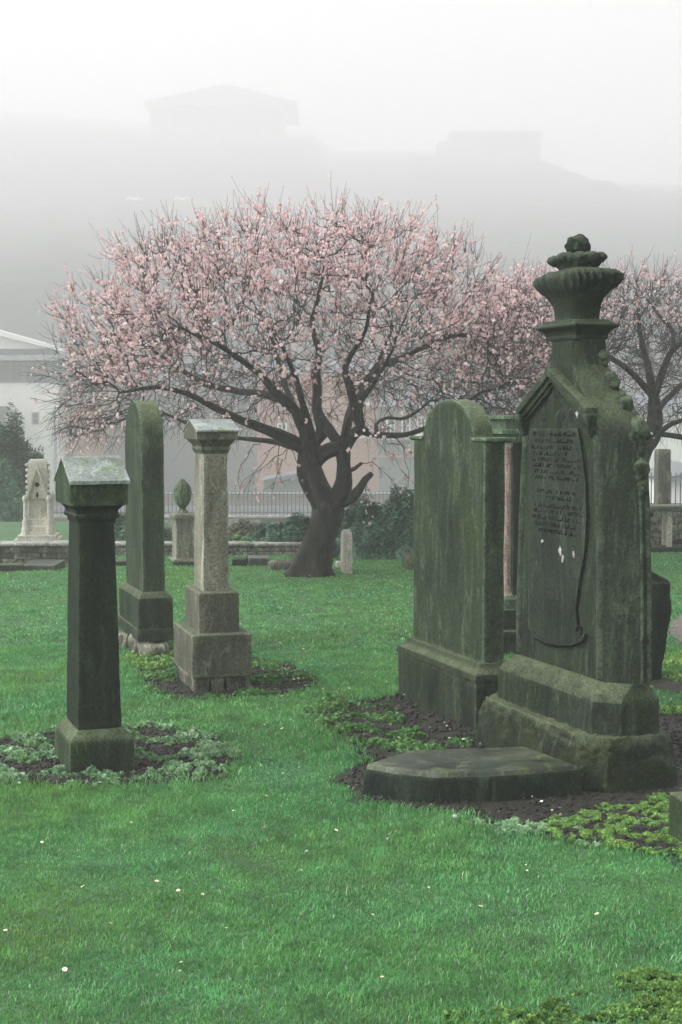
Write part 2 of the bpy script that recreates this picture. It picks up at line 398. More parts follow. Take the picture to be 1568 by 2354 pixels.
# ------------------------------------------------------------------ soil patches
def poly_world(pts): return np.array([[*at(x, y, 0)[:2]] for x, y in pts])
def inside(P, poly):
    x, y = P[:, 0], P[:, 1]; c = np.zeros(len(P), bool); n = len(poly)
    for i in range(n):
        x1, y1 = poly[i]; x2, y2 = poly[(i + 1) % n]
        cond = ((y1 > y) != (y2 > y)) & (x < (x2 - x1) * (y - y1) / (y2 - y1 + 1e-12) + x1)
        c ^= cond
    return c
def edge_dist(P, poly):
    d = np.full(len(P), 1e9); n = len(poly)
    for i in range(n):
        a = poly[i]; b = poly[(i + 1) % n]; ab = b - a
        t = np.clip(((P - a) @ ab) / (ab @ ab + 1e-12), 0, 1)
        d = np.minimum(d, np.hypot(*(P - (a + t[:, None] * ab)).T))
    return d
def sd_poly(P, poly):   # positive inside
    d = edge_dist(P, poly); return np.where(inside(P, poly), d, -d)
def vnoise(P, s, seed=0.0):
    # cheap smooth noise for arrays
    x, y = P[:, 0] * s + seed, P[:, 1] * s - seed * 1.7
    return (np.sin(x * 1.3 + 1.1 * np.sin(y * .9)) + np.sin(y * 1.7 + 1.3 * np.sin(x * 1.1 + 2)) + .6 * np.sin(2.7 * x + 1.9 * y + seed) + .5 * np.sin(4.1 * y - 3.3 * x)) / 3.1
SOIL = {
 'pillar': poly_world([(-60, 1712), (40, 1690), (112, 1680), (300, 1668), (400, 1668), (490, 1695), (560, 1735), (520, 1775), (430, 1792), (330, 1798), (230, 1803), (150, 1803), (50, 1798), (-60, 1785)]),
 'tan': poly_world([(285, 1505), (330, 1493), (400, 1500), (590, 1512), (670, 1525), (730, 1552), (740, 1572), (690, 1590), (590, 1600), (480, 1612), (400, 1612), (345, 1592), (315, 1558)]),
 'tomb': poly_world([(705, 1628), (760, 1606), (850, 1602), (920, 1590), (1120, 1560), (1400, 1600), (1680, 1660), (1720, 1900), (1680, 2040), (1568, 1995), (1500, 1965), (1400, 1945), (1300, 1935), (1200, 1925), (1120, 1905), (1050, 1872), (960, 1868), (820, 1845), (768, 1800), (825, 1750), (790, 1700), (725, 1665)]),
 'far': poly_world([(1440, 1585), (1500, 1590), (1580, 1600), (1650, 1580), (1600, 1555), (1500, 1550)]),
 'path': poly_world([(1523, 1450), (1540, 1412), (1600, 1400), (1750, 1400), (1750, 1490), (1600, 1490), (1545, 1478)]),
}
def soil_obj(key, mat, cell=.022, h=.014):
    poly = SOIL[key]; lo = poly.min(0) - .1; hi = poly.max(0) + .1
    nx = int((hi[0] - lo[0]) / cell) + 1; ny = int((hi[1] - lo[1]) / cell) + 1
    X, Y = np.meshgrid(lo[0] + np.arange(nx) * cell, lo[1] + np.arange(ny) * cell)
    P = np.stack([X.ravel(), Y.ravel()], 1)
    s = sd_poly(P, poly) + .05 * vnoise(P, 9, 2.0) + .03 * vnoise(P, 23, 5.0)
    z = np.array([noise.noise(Vector((p[0] * 14, p[1] * 14, 3))) * .5 + noise.noise(Vector((p[0] * 38, p[1] * 38, 7))) * .5 for p in P])
    Z = terrain(P[:, 0], P[:, 1]) + .004 + np.clip(s / .12, 0, 1) * (.001 + h * (z * .7 + .2))
    keep = (s > -.01).reshape(ny, nx)
    idx = np.arange(ny * nx).reshape(ny, nx)
    q = np.stack([idx[:-1, :-1], idx[:-1, 1:], idx[1:, 1:], idx[1:, :-1]], -1)
    k = keep[:-1, :-1] & keep[:-1, 1:] & keep[1:, 1:] & keep[1:, :-1]
    q = q[k]; used = np.unique(q); mp = np.zeros(ny * nx, int); mp[used] = np.arange(len(used))
    V = np.stack([P[:, 0], P[:, 1], Z], 1)[used]
    o = np_mesh('soil', V, mp[q], mat, smooth=True); tag(o, kind='structure'); return o
soil_obj('pillar', M['soil']); soil_obj('tan', M['soil']); soil_obj('tomb', M['soil']); soil_obj('far', M['soil'])
o = soil_obj('path', M['path'], .05, .006); o.name = 'path'

# ------------------------------------------------------------------ gravestones
RZ = 20
def org(near, rz, hx, hy, z=0.0):
    """centre of a hx*2 by hy*2 footprint whose near left corner stands at near"""
    c, s = math.cos(R(rz)), math.sin(R(rz))
    return (near[0] + hx * c - hy * s, near[1] + hx * s + hy * c, z)
def gable_cap(parent, mats, hx, hy, z0, z1, zr, ov=.018, t=.016, seed=0, name='cap'):
    # vertical block, gable ends facing left and right, and a roof slab on each slope
    bm = bmesh.new()
    add_prism(bm, [(-hy, z0), (hy, z0), (hy, z1), (0, zr - t), (-hy, z1)], 'x', -hx, hx)
    o = stone(name, bm, mats, parent, .005, .05, .002, 9, seed)
    bm = bmesh.new()
    sl = (zr - z1) / hy
    for sg in (-1, 1):
        y0 = sg * (hy + ov); ze = z1 - sl * ov
        pts = [(0, zr - t + .002), (y0, ze + .002 - t * .2), (y0, ze + t), (0, zr)]
        add_prism(bm, pts, 'x', -hx - ov * .3, hx + ov * .4)
    r = stone('roof_slab', bm, M['wet'], o, .003, .05, .0015, 9, seed + 2)
    return o

# A: dark pillar in the left foreground
A = thing('gravestone_pillar', 'dark green-black tapering stone pillar with gabled wet cap, in the left foreground', 'gravestone',
          org(at(162, 1779), 21, .147, .20), R(21))
bm = bmesh.new(); add_loft(bm, [(-.06, rect(.147, .20)), (.135, rect(.147, .20)), (.150, rect(.141, .194)), (.186, rect(.104, .157))])
stone('base', bm, M['green'], A, .004, .04, .0025, 8, 1, .001)
bm = bmesh.new(); add_loft(bm, [(.186, rect(.101, .152)), (.7, rect(.091, .142)), (1.15, rect(.080, .131))])
stone('shaft', bm, M['dark2'], A, .006, .05, .002, 6, 2)
bm = bmesh.new(); add_loft(bm, [(1.13, rect(.085, .136)), (1.150, rect(.088, .139)), (1.153, rect(.097, .148)), (1.168, rect(.101, .152)), (1.176, rect(.095, .146)), (1.19, rect(.096, .148)), (1.205, rect(.108, .162)), (1.216, rect(.124, .180))])
stone('moulding', bm, M['dark2'], A, .002, .05, .0012, 8, 3)
gable_cap(A, M['green'], .131, .195, 1.214, 1.322, 1.435, seed=4)

# B: tall round-topped headstone, narrow side towards us
nb = at(318, 1510)
B = thing('headstone', 'tall narrow round-topped mossy headstone, dark edge facing out, left of the tan pillar', 'gravestone', org(nb, 19, .125, .375), R(19))
bm = bmesh.new()
for i in range(11):   # irregular rubble footing
    y = -.39 + .78 * ((i * .37) % 1); x = random.uniform(-.09, .09)
    w_, d_, h_ = random.uniform(.07, .11), random.uniform(.08, .14), random.uniform(.085, .125)
    add_loft(bm, [(-.06, rect(w_, d_, x, y)), (h_ * .8, rect(w_ * .96, d_ * .95, x, y)), (h_, rect(w_ * .8, d_ * .85, x, y))])
stone('rubble_footing', bm, M['rubble'], B, 0, .035, .022, 14, 5, .008, 60)
bm = bmesh.new(); add_box(bm, -.128, .128, -.378, .378, .105, .188); stone('lower_slab', bm, M['dark'], B, .008, .05, .006, 9, 6, .002)
bm = bmesh.new(); add_loft(bm, [(.186, rect(.120, .365)), (.395, rect(.120, .365)), (.432, rect(.085, .322))])
stone('plinth', bm, M['dark'], B, .006, .05, .004, 8, 7)
bm = bmesh.new(); hw = .305; zt = 1.735
pts = [(-hw, .42), (hw, .42)] + [(hw * math.cos(math.pi * i / 20), (zt - hw) + hw * math.sin(math.pi * i / 20)) for i in range(21)]
add_prism(bm, pts, 'x', -.078, .078)
stone('slab', bm, M['green'], B, .012, .05, .0025, 6, 8, ang=50)

# C: tan pillar
Cc = thing('gravestone_pillar', 'tan sandstone pillar on two stacked square blocks with a pale gabled cap', 'gravestone',
           org(at(443, 1596), 17, .175, .285), R(17))
bm = bmesh.new()
for (x0, x1, y0, y1, h) in [(-.17, -.07, -.28, .0, .10), (-.06, .02, -.275, -.15, .098), (.03, .165, -.27, -.13, .1), (-.17, -.06, .01, .28, .1), (.0, .16, -.1, .28, .1)]:
    add_loft(bm, [(-.06, [(x0, y0), (x1, y0), (x1, y1), (x0, y1)]), (h, [(x0, y0), (x1, y0), (x1, y1), (x0, y1)])])
stone('rubble_footing', bm, M['rubble'], Cc, .01, .035, .013, 15, 11, .006, 60)
bm = bmesh.new(); add_loft(bm, [(.098, rect(.180, .295)), (.34, rect(.178, .292)), (.348, rect(.170, .285))]); stone('lower_block', bm, M['tanbase'], Cc, .005, .05, .003, 6, 12)
bm = bmesh.new(); add_loft(bm, [(.346, rect(.122, .222)), (.578, rect(.120, .220)), (.587, rect(.113, .213))]); stone('upper_block', bm, M['tanbase'], Cc, .004, .05, .003, 7, 13)
bm = bmesh.new(); add_loft(bm, [(.585, rect(.078, .145)), (1.41, rect(.071, .135))]); stone('shaft', bm, M['tan'], Cc, .004, .05, .0015, 5, 14)
bm = bmesh.new(); add_loft(bm, [(1.40, rect(.074, .138)), (1.417, rect(.080, .144)), (1.42, rect(.086, .150)), (1.437, rect(.088, .152)), (1.443, rect(.081, .146)), (1.455, rect(.086, .152)), (1.47, rect(.102, .172)), (1.487, rect(.116, .186))])
stone('moulding', bm, M['tanbase'], Cc, .002, .05, .001, 8, 15)
gable_cap(Cc, M['tanbase'], .124, .198, 1.486, 1.535, 1.605, ov=.016, t=.012, seed=16)

# D: broad arched headstone with shoulders
nd = at(1093, 1677)
D = thing('headstone', 'broad mossy green headstone with low arched top and square shoulders on a moulded plinth', 'gravestone', org(nd, 20, .13, .53), R(20))
bm = bmesh.new(); add_loft(bm, [(-.06, rect(.13, .53)), (.245, rect(.13, .53))]); stone('plinth', bm, M['dark'], D, .008, .05, .005, 7, 21, .002)
bm = bmesh.new(); add_loft(bm, [(.243, rect(.135, .535)), (.262, rect(.138, .538)), (.283, rect(.132, .532)), (.294, rect(.118, .518)), (.303, rect(.104, .506)), (.318, rect(.094, .492)), (.334, rect(.088, .486))])
stone('plinth_moulding', bm, M['fnd'], D, .003, .05, .003, 8, 22, .001)
bm = bmesh.new()
sw = .475; aw = .335
pts = [(-sw, .33), (sw, .33), (sw, 1.495), (aw + .015, 1.495)] + [(aw * math.cos(math.pi * i / 24), 1.50 + .212 * math.sin(math.pi * i / 24)) for i in range(1, 24)] + [(-aw - .015, 1.495), (-sw, 1.495)]
add_prism(bm, pts, 'x', -.06, .06)
stone('slab', bm, M['green'], D, .016, .05, .003, 6, 23, ang=50)
bm = bmesh.new()
for sg in (-1, 1):
    bm = bmesh.new()
    add_loft(bm, [(1.482, rect(.064, .07, .006, sg * (sw - .05))), (1.492, rect(.082, .088, .010, sg * (sw - .05))), (1.508, rect(.086, .092, .012, sg * (sw - .05)))])
    stone('shoulder_coping', bm, M['greenpale'], D, .003, .05, .0015, 8, 24)

# E: tall bottle-shaped monument
EC = (1.0865, 6.60)
E_ = thing('gothic_monument', 'tallest dark monument, bottle-shaped with gabled inscription panel and carved crown finial', 'monument', (EC[0], EC[1], 0), R(21))
def cham(xf, xb, hy, cf, cb):
    return [(xf, -hy + cf), (xf + cf, -hy), (xb - cb, -hy), (xb, -hy + cb), (xb, hy - cb), (xb - cb, hy), (xf + cf, hy), (xf, hy - cf)]
bm = bmesh.new(); add_loft(bm, [(-.08, cham(-.26, .22, .585, .09, .05)), (.10, cham(-.255, .215, .58, .09, .05)), (.19, cham(-.24, .20, .565, .09, .05)), (.232, cham(-.222, .185, .545, .09, .05))])
stone('footing', bm, M['fnd'], E_, .006, .022, .008, 13, 31, .008, 40)
bm = bmesh.new(); add_loft(bm, [(.225, cham(-.166, .155, .536, .09, .05)), (.375, cham(-.163, .152, .533, .09, .05)), (.40, cham(-.150, .140, .522, .095, .05)), (.452, cham(-.100, .098, .530 - .035, .112, .03))])
stone('plinth', bm, M['dark'], E_, .004, .04, .003, 6, 32, .0015, smooth=24)
prof = [(.45, .525, .120, -.0845), (.46, .525, .120, -.0845), (.90, .512, .118, -.0845), (1.25, .488, .112, -.0845), (1.45, .466, .106, -.084), (1.53, .456, .104, -.083), (1.575, .436, .100, -.083), (1.62, .395, .092, -.083),
        (1.67, .333, .082, -.083), (1.73, .262, .070, -.082), (1.79, .204, .058, -.082), (1.85, .152, .048, -.080), (1.92, .134, .042, -.079), (1.99, .128, .038, -.078)]
bm = bmesh.new(); add_loft(bm, [(z, cham(xf, .080, h, c, .006)) for z, h, c, xf in prof])
stone('body', bm, M['dark'], E_, .008, .045, .003, 6, 33, .001, ang=24)
# roll mouldings along the front edges and the near back edge
def tube(bm, pts, rad, seg=8):
    rows = []
    for i, p in enumerate(pts):
        p = Vector(p); t = (Vector(pts[min(i + 1, len(pts) - 1)]) - Vector(pts[max(i - 1, 0)])).normalized()
        a = t.cross(Vector((0, 1, 0)) if abs(t.y) < .9 else Vector((1, 0, 0))).normalized(); b_ = t.cross(a)
        rr = rad[i] if hasattr(rad, '__len__') else rad
        rows.append([bm.verts.new(p + (a * math.cos(2 * math.pi * k / seg) + b_ * math.sin(2 * math.pi * k / seg)) * rr) for k in range(seg)])
    for a, b_ in zip(rows[:-1], rows[1:]):
        for k in range(seg): bm.faces.new((a[k], a[(k + 1) % seg], b_[(k + 1) % seg], b_[k]))
    bm.faces.new(rows[0]); bm.faces.new(list(reversed(rows[-1])))
bm = bmesh.new()
for sg in (-1, 1):
    tube(bm, [(-.072, sg * (h - c - .028), z) for z, h, c, xf in prof[1:6]], .026, 12)
    tube(bm, [(.074, sg * (h - .004), z) for z, h, c, xf in prof[1:10]], .014)
    tube(bm, [(.040, sg * (h - .002), z) for z, h, c, xf in prof[1:5]], .008)
stone('roll_moulding', bm, M['dark'], E_, 0, .06, .002, 8, 34)
# gable over the panel
bm = bmesh.new()
ap = (.03, 1.800)
for ye in (-.305, .335):
    ze = 1.615
    dy, dz = ye - ap[0], ze - ap[1]; L = math.hypot(dy, dz); nyy, nzz = -dz / L, dy / L
    if nzz < 0: nyy, nzz = -nyy, -nzz
    for (t0, t1, xo) in ((.0, .034, -.135), (-.022, .0, -.118), (-.036, -.022, -.104)):
        pts = [(ap[0], ap[1] + t0 * L / abs(dy)), (ye, ze + t0 * L / abs(dy)), (ye, ze + t1 * L / abs(dy)), (ap[0], ap[1] + t1 * L / abs(dy))]
        add_prism(bm, pts, 'x', xo, -.07)
stone('gable', bm, M['dark'], E_, .003, .05, .002, 9, 35)
bm = bmesh.new()
for ye in (-.292, .322):
    bm = bmesh.new(); add_loft(bm, [(1.52, rect(.012, .010, -.09, ye)), (1.56, rect(.022, .020, -.098, ye)), (1.60, rect(.030, .024, -.104, ye)), (1.625, rect(.032, .026, -.106, ye))])
    stone('gable_bracket', bm, M['dark'], E_, .006, .03, .004, 20, 36)
# scroll panel: outline measured on the front face
def face_pt(px, py):
    r = (px - 784) / F; s = (1.0076 - 6.5697 * r) / (.358 + .934 * r); d = 6.5697 + .934 * s
    q = atY(px, py, d); return (s, q.z)
out = [(1222, 985), (1334, 985), (1344, 1040), (1353, 1110), (1356, 1190), (1352, 1270), (1340, 1340), (1333, 1400), (1337, 1436), (1350, 1446), (1357, 1455), (1350, 1474), (1325, 1484), (1290, 1484), (1262, 1478), (1238, 1466), (1222, 1440)]
pl = [face_pt(*p) for p in out]
bm = bmesh.new(); add_prism(bm, pl, 'x', -.098, -.080)
pan = stone('inscription_panel', bm, M['panel'], E_, .004, .05, .002, 6, 37)
bm = bmesh.new()
cs, cz = face_pt(1345, 1452)
tube(bm, [(-.100, cs + .035 * math.exp(-.28 * t) * math.cos(t), cz + .035 * math.exp(-.28 * t) * math.sin(t)) for t in [i * .35 for i in range(20)]], [.006 - .0002 * i for i in range(20)], 6)
edge = [face_pt(*p) for p in out[1:9]]
tube(bm, [(-.097, s, z) for s, z in edge], .004, 6)
low = [face_pt(*p) for p in out[10:16]]
tube(bm, [(-.097, s, z) for s, z in low], .005, 6)
bm_obj('scroll_edge', bm, M['carve'], pan)
# worn lettering, too weathered to read
bm = bmesh.new()
rows = [(1002, 1228, 1328), (1018, 1230, 1330), (1033, 1228, 1334), (1047, 1232, 1334), (1061, 1230, 1338), (1075, 1228, 1340), (1089, 1234, 1338), (1103, 1236, 1340), (1135, 1242, 1330), (1149, 1262, 1318), (1168, 1232, 1344), (1181, 1234, 1344), (1196, 1232, 1340), (1211, 1238, 1340), (1226, 1240, 1330)]
for py, x0, x1 in rows:
    s0, z = face_pt(x0, py); s1, _ = face_pt(x1, py); zb = face_pt(1285, py)[1]
    s = s0
    while s > s1:
        L = random.uniform(.007, .014)
        h_ = random.uniform(.014, .019); k = random.random()
        if random.random() < .82:
            if k < .35: add_box(bm, -.1000, -.0975, s - .003, s, zb, zb + h_); add_box(bm, -.0998, -.0975, s - L, s - .003, zb + h_ * .7, zb + h_)
            elif k < .7: add_box(bm, -.1000, -.0975, s - L, s, zb, zb + h_ * .35)
            else: add_box(bm, -.1000, -.0975, s - L * .6, s - L * .25, zb, zb + h_)
        s -= L + .004 + (random.random() < .15) * .012
bm_obj('worn_lettering', bm, M['carve'], pan, 0)
# worn leaf carving inside the gable, and pale chipped flecks
bm = bmesh.new()
for (px, py, r_) in [(1262, 930, .05), (1290, 945, .06), (1275, 900, .045), (1310, 955, .05), (1245, 955, .045), (1283, 968, .05)]:
    s, z = face_pt(px, py)
    mt = Matrix.Translation((-.078, s, z)) @ Matrix.Diagonal((.22, .7, 1, 1))
    bmesh.ops.create_icosphere(bm, subdivisions=3, radius=r_, matrix=mt)
weather(bm, .008, 18, 5, .003)
bm_obj('leaf_carving', bm, M['panel'], E_, 60)
bm = bmesh.new()
for (px, py, a, b_) in [(1331, 948, .011, .018), (1296, 1266, .012, .017), (1302, 1284, .008, .017), (1327, 1273, .008, .016), (1254, 1243, .009, .006)]:
    s, z = face_pt(px, py); n = 15
    pts = [(s + a * (1 + .6 * random.uniform(-1, 1)) * math.cos(2 * math.pi * i / n), z + b_ * (1 + .55 * random.uniform(-1, 1)) * math.sin(2 * math.pi * i / n)) for i in range(n)]
    bm = bmesh.new(); add_prism(bm, pts, 'x', -.1002 if py > 980 else -.0985, -.090); bm_obj('chipped_fleck', bm, M['pale_carve'], pan, 0)
# crockets climbing the ends
def crocket(parent, x, y, z, s, sg):
    bm = bmesh.new()
    for (dy, dz, r_) in ((0, 0, 1.0), (-.25, .5, .75), (.2, -.65, .7), (.35, -1.2, .45)):
        bmesh.ops.create_icosphere(bm, subdivisions=3, radius=s * r_, matrix=Matrix.Translation((x, y - sg * dy * s * -1, z + dz * s)) @ Matrix.Diagonal((.8, .85, 1.15, 1)))
    weather(bm, s * .34, 1.5 / s, z * 7, s * .16)
    return bm_obj('crocket', bm, M['dark'], parent, 60)
for sg in (-1, 1):
    for (z, h, s) in ((1.88, .155, .030), (1.765, .240, .044), (1.665, .350, .046), (1.545, .462, .060), (1.385, .482, .044), (1.32, .485, .030)):
        crocket(E_, .050, sg * (h - s * .12), z, s * .92, sg)
# collar, bowl and finial
bm = bmesh.new(); add_loft(bm, [(z, rect(a, b_)) for z, a, b_ in [(1.965, .084, .134), (1.978, .088, .140), (1.985, .084, .136), (2.002, .088, .150), (2.014, .100, .168), (2.022, .114, .186), (2.031, .114, .186), (2.042, .096, .155), (2.056, .088, .13)]])
stone('collar', bm, M['dark2'], E_, .003, .05, .003, 10, 40)
bm = bmesh.new()
lv = [(2.05, .080, .112, 0), (2.09, .080, .112, .01), (2.125, .083, .122, .02), (2.155, .090, .150, .02), (2.178, .100, .190, .02), (2.195, .112, .225, .03), (2.212, .122, .252, .04), (2.230, .128, .266, .07), (2.250, .128, .264, .075), (2.268, .118, .243, .06), (2.280, .098, .20, .03), (2.286, .07, .14, 0)]
add_loft(bm, [(z, superel(a, b_, 144, 3.0, mod=m_, k=26, ph=z * 40)) for z, a, b_, m_ in lv])
weather(bm, .008, 14, 3, .003)
bw = bm_obj('bowl', bm, M['dark2'], E_, 60)
bm = bmesh.new()
lv = [(2.272, .064, .128, 0), (2.292, .056, .110, 0), (2.308, .060, .118, .05), (2.322, .070, .134, .10), (2.338, .074, .138, .10), (2.352, .070, .132, .10), (2.362, .05, .10, .05)]
add_loft(bm, [(z, superel(a, b_, 72, 3.2, mod=m_, k=8)) for z, a, b_, m_ in lv])
for (qx, qy) in ((-.052, -.115), (.052, -.115), (-.052, .115), (.052, .115), (-.066, 0), (.066, 0)):
    bmesh.ops.create_icosphere(bm, subdivisions=3, radius=.030, matrix=Matrix.Translation((qx, qy, 2.337)) @ Matrix.Diagonal((1, 1.2, .75, 1)))
weather(bm, .014, 22, 6, .006)
bm_obj('crown', bm, M['dark2'], E_, 60)
bm = bmesh.new()
add_loft(bm, [(2.335, superel(.038, .038, 20, 2)), (2.362, superel(.044, .044, 20, 2)), (2.378, superel(.054, .054, 20, 2)), (2.402, superel(.058, .058, 20, 2)), (2.424, superel(.049, .049, 20, 2)), (2.438, superel(.031, .031, 20, 2)), (2.447, superel(.010, .010, 20, 2))])
refine(bm, .012); weather(bm, .014, 34, 2, .007)
bm_obj('finial', bm, M['dark2'], E_, 60)

# F: low flat slab
Fo = thing('grave_slab', 'low thick pointed stone slab lying on the soil in front of the tallest monument', 'grave slab', (.55, 6.05, 0))
top = [(843, 1762), (940, 1731), (1210, 1723), (1328, 1765), (1155, 1778), (1002, 1783), (905, 1774)]
tp = [(at(x, y, .125) - Vector((.55, 6.05, 0)))[:2] for x, y in top]
cx = sum(p[0] for p in tp) / 7; cy = sum(p[1] for p in tp) / 7
def sc_(p, k, a): 
    d = math.hypot(p[0] - cx, p[1] - cy); return (p[0] + (p[0] - cx) / d * a, p[1] + (p[1] - cy) / d * a)
bm = bmesh.new(); add_loft(bm, [(-.05, [sc_(p, 0, .03) for p in tp]), (.095, [sc_(p, 0, .012) for p in tp]), (.118, [sc_(p, 0, .006) for p in tp])])
stone('slab_block', bm, M['dark2'], Fo, .004, .04, .003, 7, 45, .0015)
bm = bmesh.new(); add_loft(bm, [(.116, [sc_(p, 0, .004) for p in tp]), (.136, [sc_(p, 0, -.004) for p in tp]), (.142, [sc_(p, 0, -.022) for p in tp])])
stone('slab_top', bm, M['slab'], Fo, .003, .04, .002, 6, 46, .001)

# H: cornice-topped monument behind
Hh = thing('headstone', 'flat-topped monument with cornice and pinkish column, half hidden between the two big dark stones', 'gravestone', (1.225, 10.1, 0), R(20))
bm = bmesh.new(); add_box(bm, -.42, .42, -.42, .42, -.05, .16); add_box(bm, -.30, .30, -.34, .34, .16, .30); stone('plinth', bm, M['dark'], Hh, .01, .06, .008, 8, 50, .003)
bm = bmesh.new(); add_loft(bm, [(.298, rect(.25, .29)), (.36, rect(.24, .28)), (.38, rect(.21, .25))]); stone('base_moulding', bm, M['greenpale'], Hh, .004, .06, .004, 8, 51)
bm = bmesh.new(); add_box(bm, -.10, .16, -.20, .20, .378, 1.445); stone('body', bm, M['dark2'], Hh, .004, .08, .003, 8, 52)
for sx in (-1, 1):
    for sy in (-1, 1):
        bm = bmesh.new(); add_loft(bm, [(.379, superel(.045, .045, 16, 2)), (.41, superel(.036, .036, 16, 2)), (.43, superel(.030, .030, 16, 2)), (1.40, superel(.028, .028, 16, 2)), (1.42, superel(.036, .036, 16, 2)), (1.448, superel(.04, .04, 16, 2))])
        stone('column', bm, M['pink'], Hh, 0, .08, .002, 12, 53).location = (sx * .16 + (.02 if sx > 0 else 0), sy * .22, 0)
bm = bmesh.new(); add_loft(bm, [(1.446, rect(.21, .28)), (1.50, rect(.215, .285)), (1.505, rect(.25, .32)), (1.535, rect(.25, .32)), (1.537, rect(.20, .27)), (1.60, rect(.20, .27)), (1.605, rect(.225, .29)), (1.63, rect(.225, .29))])
stone('cornice', bm, M['greenpale'], Hh, .003, .06, .002, 8, 54)

# G: rough dark slab behind the monument at the right
Gg = thing('headstone', 'dark rough-edged slab standing behind the tallest monument, at its right side', 'gravestone', (1.84, 8.75, 0), R(14))
bm = bmesh.new(); add_loft(bm, [(-.05, rect(.10, .13)), (.12, rect(.115, .13)), (.25, rect(.135, .13)), (.45, rect(.155, .13)), (.60, rect(.15, .13)), (.615, rect(.145, .12)), (.70, rect(.05, .10, -.06))])
stone('slab', bm, M['dark2'], Gg, .006, .03, .014, 9, 58, .006)

# K: low post cut by the right edge of the picture
K = thing('kerb_stone', 'low square mossy stone post at the right edge beside the yellow moss', 'stone post', (1.435, 5.30, 0), R(12))
bm = bmesh.new(); add_loft(bm, [(-.05, rect(.155, .13)), (.165, rect(.152, .127)), (.176, rect(.142, .117))]); stone('post', bm, M['green'], K, .006, .04, .005, 9, 60, .002)

# slim upright stone beside the cherry tree
S = thing('headstone', 'slim pale round-topped stone standing just right of the cherry trunk', 'gravestone', (*at(797, 1316)[:2], 0), R(12))
bm = bmesh.new(); hw = .11
add_prism(bm, [(-hw, -.05), (hw, -.05)] + [(hw * math.cos(math.pi * i / 12), .345 + .11 * math.sin(math.pi * i / 12)) for i in range(13)], 'x', -.04, .04)
stone('slab', bm, M['white_stone'], S, .008, .04, .004, 9, 62)

# urn on a pedestal between the headstone and the tan pillar
U = thing('urn_monument', 'draped urn on a square pedestal, seen between the tall headstone and the tan pillar', 'monument', (*at(421, 1288)[:2], 0), R(20))
bm = bmesh.new(); add_loft(bm, [(-.05, rect(.13, .13)), (.03, rect(.13, .13)), (.035, rect(.10, .10)), (.44, rect(.098, .098)), (.47, rect(.105, .105)), (.5, rect(.125, .125)), (.53, rect(.125, .125)), (.545, rect(.10, .10))])
stone('pedestal', bm, M['tan'], U, .004, .06, .003, 9, 64)
bm = bmesh.new(); add_loft(bm, [(z, superel(r_, r_, 24, 2, mod=m_, k=9)) for z, r_, m_ in [(.543, .06, 0), (.57, .055, 0), (.59, .032, 0), (.61, .04, 0), (.65, .072, .05), (.70, .090, .09), (.77, .096, .09), (.83, .088, .09), (.875, .066, .06), (.90, .045, 0), (.925, .03, 0), (.94, .006, 0)]])
stone('urn', bm, M['greenpale'], U, 0, .03, .004, 16, 65)

# gothic pale monument on the terrace at the left
Gm = thing('gothic_monument', 'small pale carved gothic monument with crocketed gable, beside the dark evergreen at left', 'monument', (-4.05, 19.0, -.06), R(6))
bm = bmesh.new(); add_box(bm, -.29, .29, -.28, .28, 0, .09); add_box(bm, -.255, .255, -.25, .25, .09, .135); stone('plinth', bm, M['white_stone'], Gm, .008, .06, .004, 9, 70)
bm = bmesh.new(); add_loft(bm, [(.133, rect(.20, .19)), (.17, rect(.19, .18)), (.18, rect(.175, .165)), (.25, rect(.165, .155)), (.26, rect(.15, .14)), (.34, rect(.14, .13)), (.35, rect(.12, .11)), (.60, rect(.11, .10)), (.62, rect(.13, .12)), (.65, rect(.13, .12))])
stone('body', bm, M['white_stone'], Gm, .003, .05, .002, 9, 71)
for sx in (-1, 1):
    for sy in (-1, 1):
        bm = bmesh.new(); add_loft(bm, [(.136, superel(.062, .062, 8, 2)), (.17, superel(.056, .056, 8, 2)), (.22, superel(.052, .052, 8, 2)), (.23, superel(.045, .045, 8, 2)), (.32, superel(.042, .042, 8, 2)), (.34, superel(.03, .03, 8, 2)), (.58, superel(.027, .027, 8, 2)), (.60, superel(.04, .04, 8, 2)), (.63, superel(.042, .042, 8, 2)), (.66, superel(.02, .02, 8, 2))])
        stone('buttress', bm, M['white_stone'], Gm, 0, .06, .002, 9, 72).location = (sx * .155, sy * .145, 0)
bm = bmesh.new()
for sx in (-1, 1):   # gable frame, front and back
    for yy in (-.155, .13):
        add_prism(bm, [(sx * .15, .62), (sx * .115, .62), (0, 1.0), (0, 1.09)], 'y', yy, yy + .03)
add_prism(bm, [(-.12, .62), (.12, .62), (0, 1.02)], 'y', -.12, .12)
stone('gable', bm, M['white_stone'], Gm, .003, .05, .002, 9, 73)
bm = bmesh.new(); add_prism(bm, [(.032 * math.cos(i * math.pi / 6), .80 + .032 * math.sin(i * math.pi / 6)) for i in range(12)], 'y', -.1245, -.119)
add_prism(bm, [(-.02, .66), (0, .62), (.02, .66), (0, .72)], 'y', -.1245, -.119)
bm_obj('gable_opening', bm, M['carve'], Gm, 0)
bm = bmesh.new(); add_loft(bm, [(.66, rect(.13, .10)), (1.09, rect(.125, .095)), (1.135, rect(.10, .08))])
for sx in (-1, 1):
    for i in range(6):
        bmesh.ops.create_icosphere(bm, subdivisions=1, radius=.026, matrix=Matrix.Translation((sx * .140, -.05, .69 + i * .075)))
stone('crocketed_spire', bm, M['white_stone'], Gm, 0, .05, .006, 16, 74, .003)

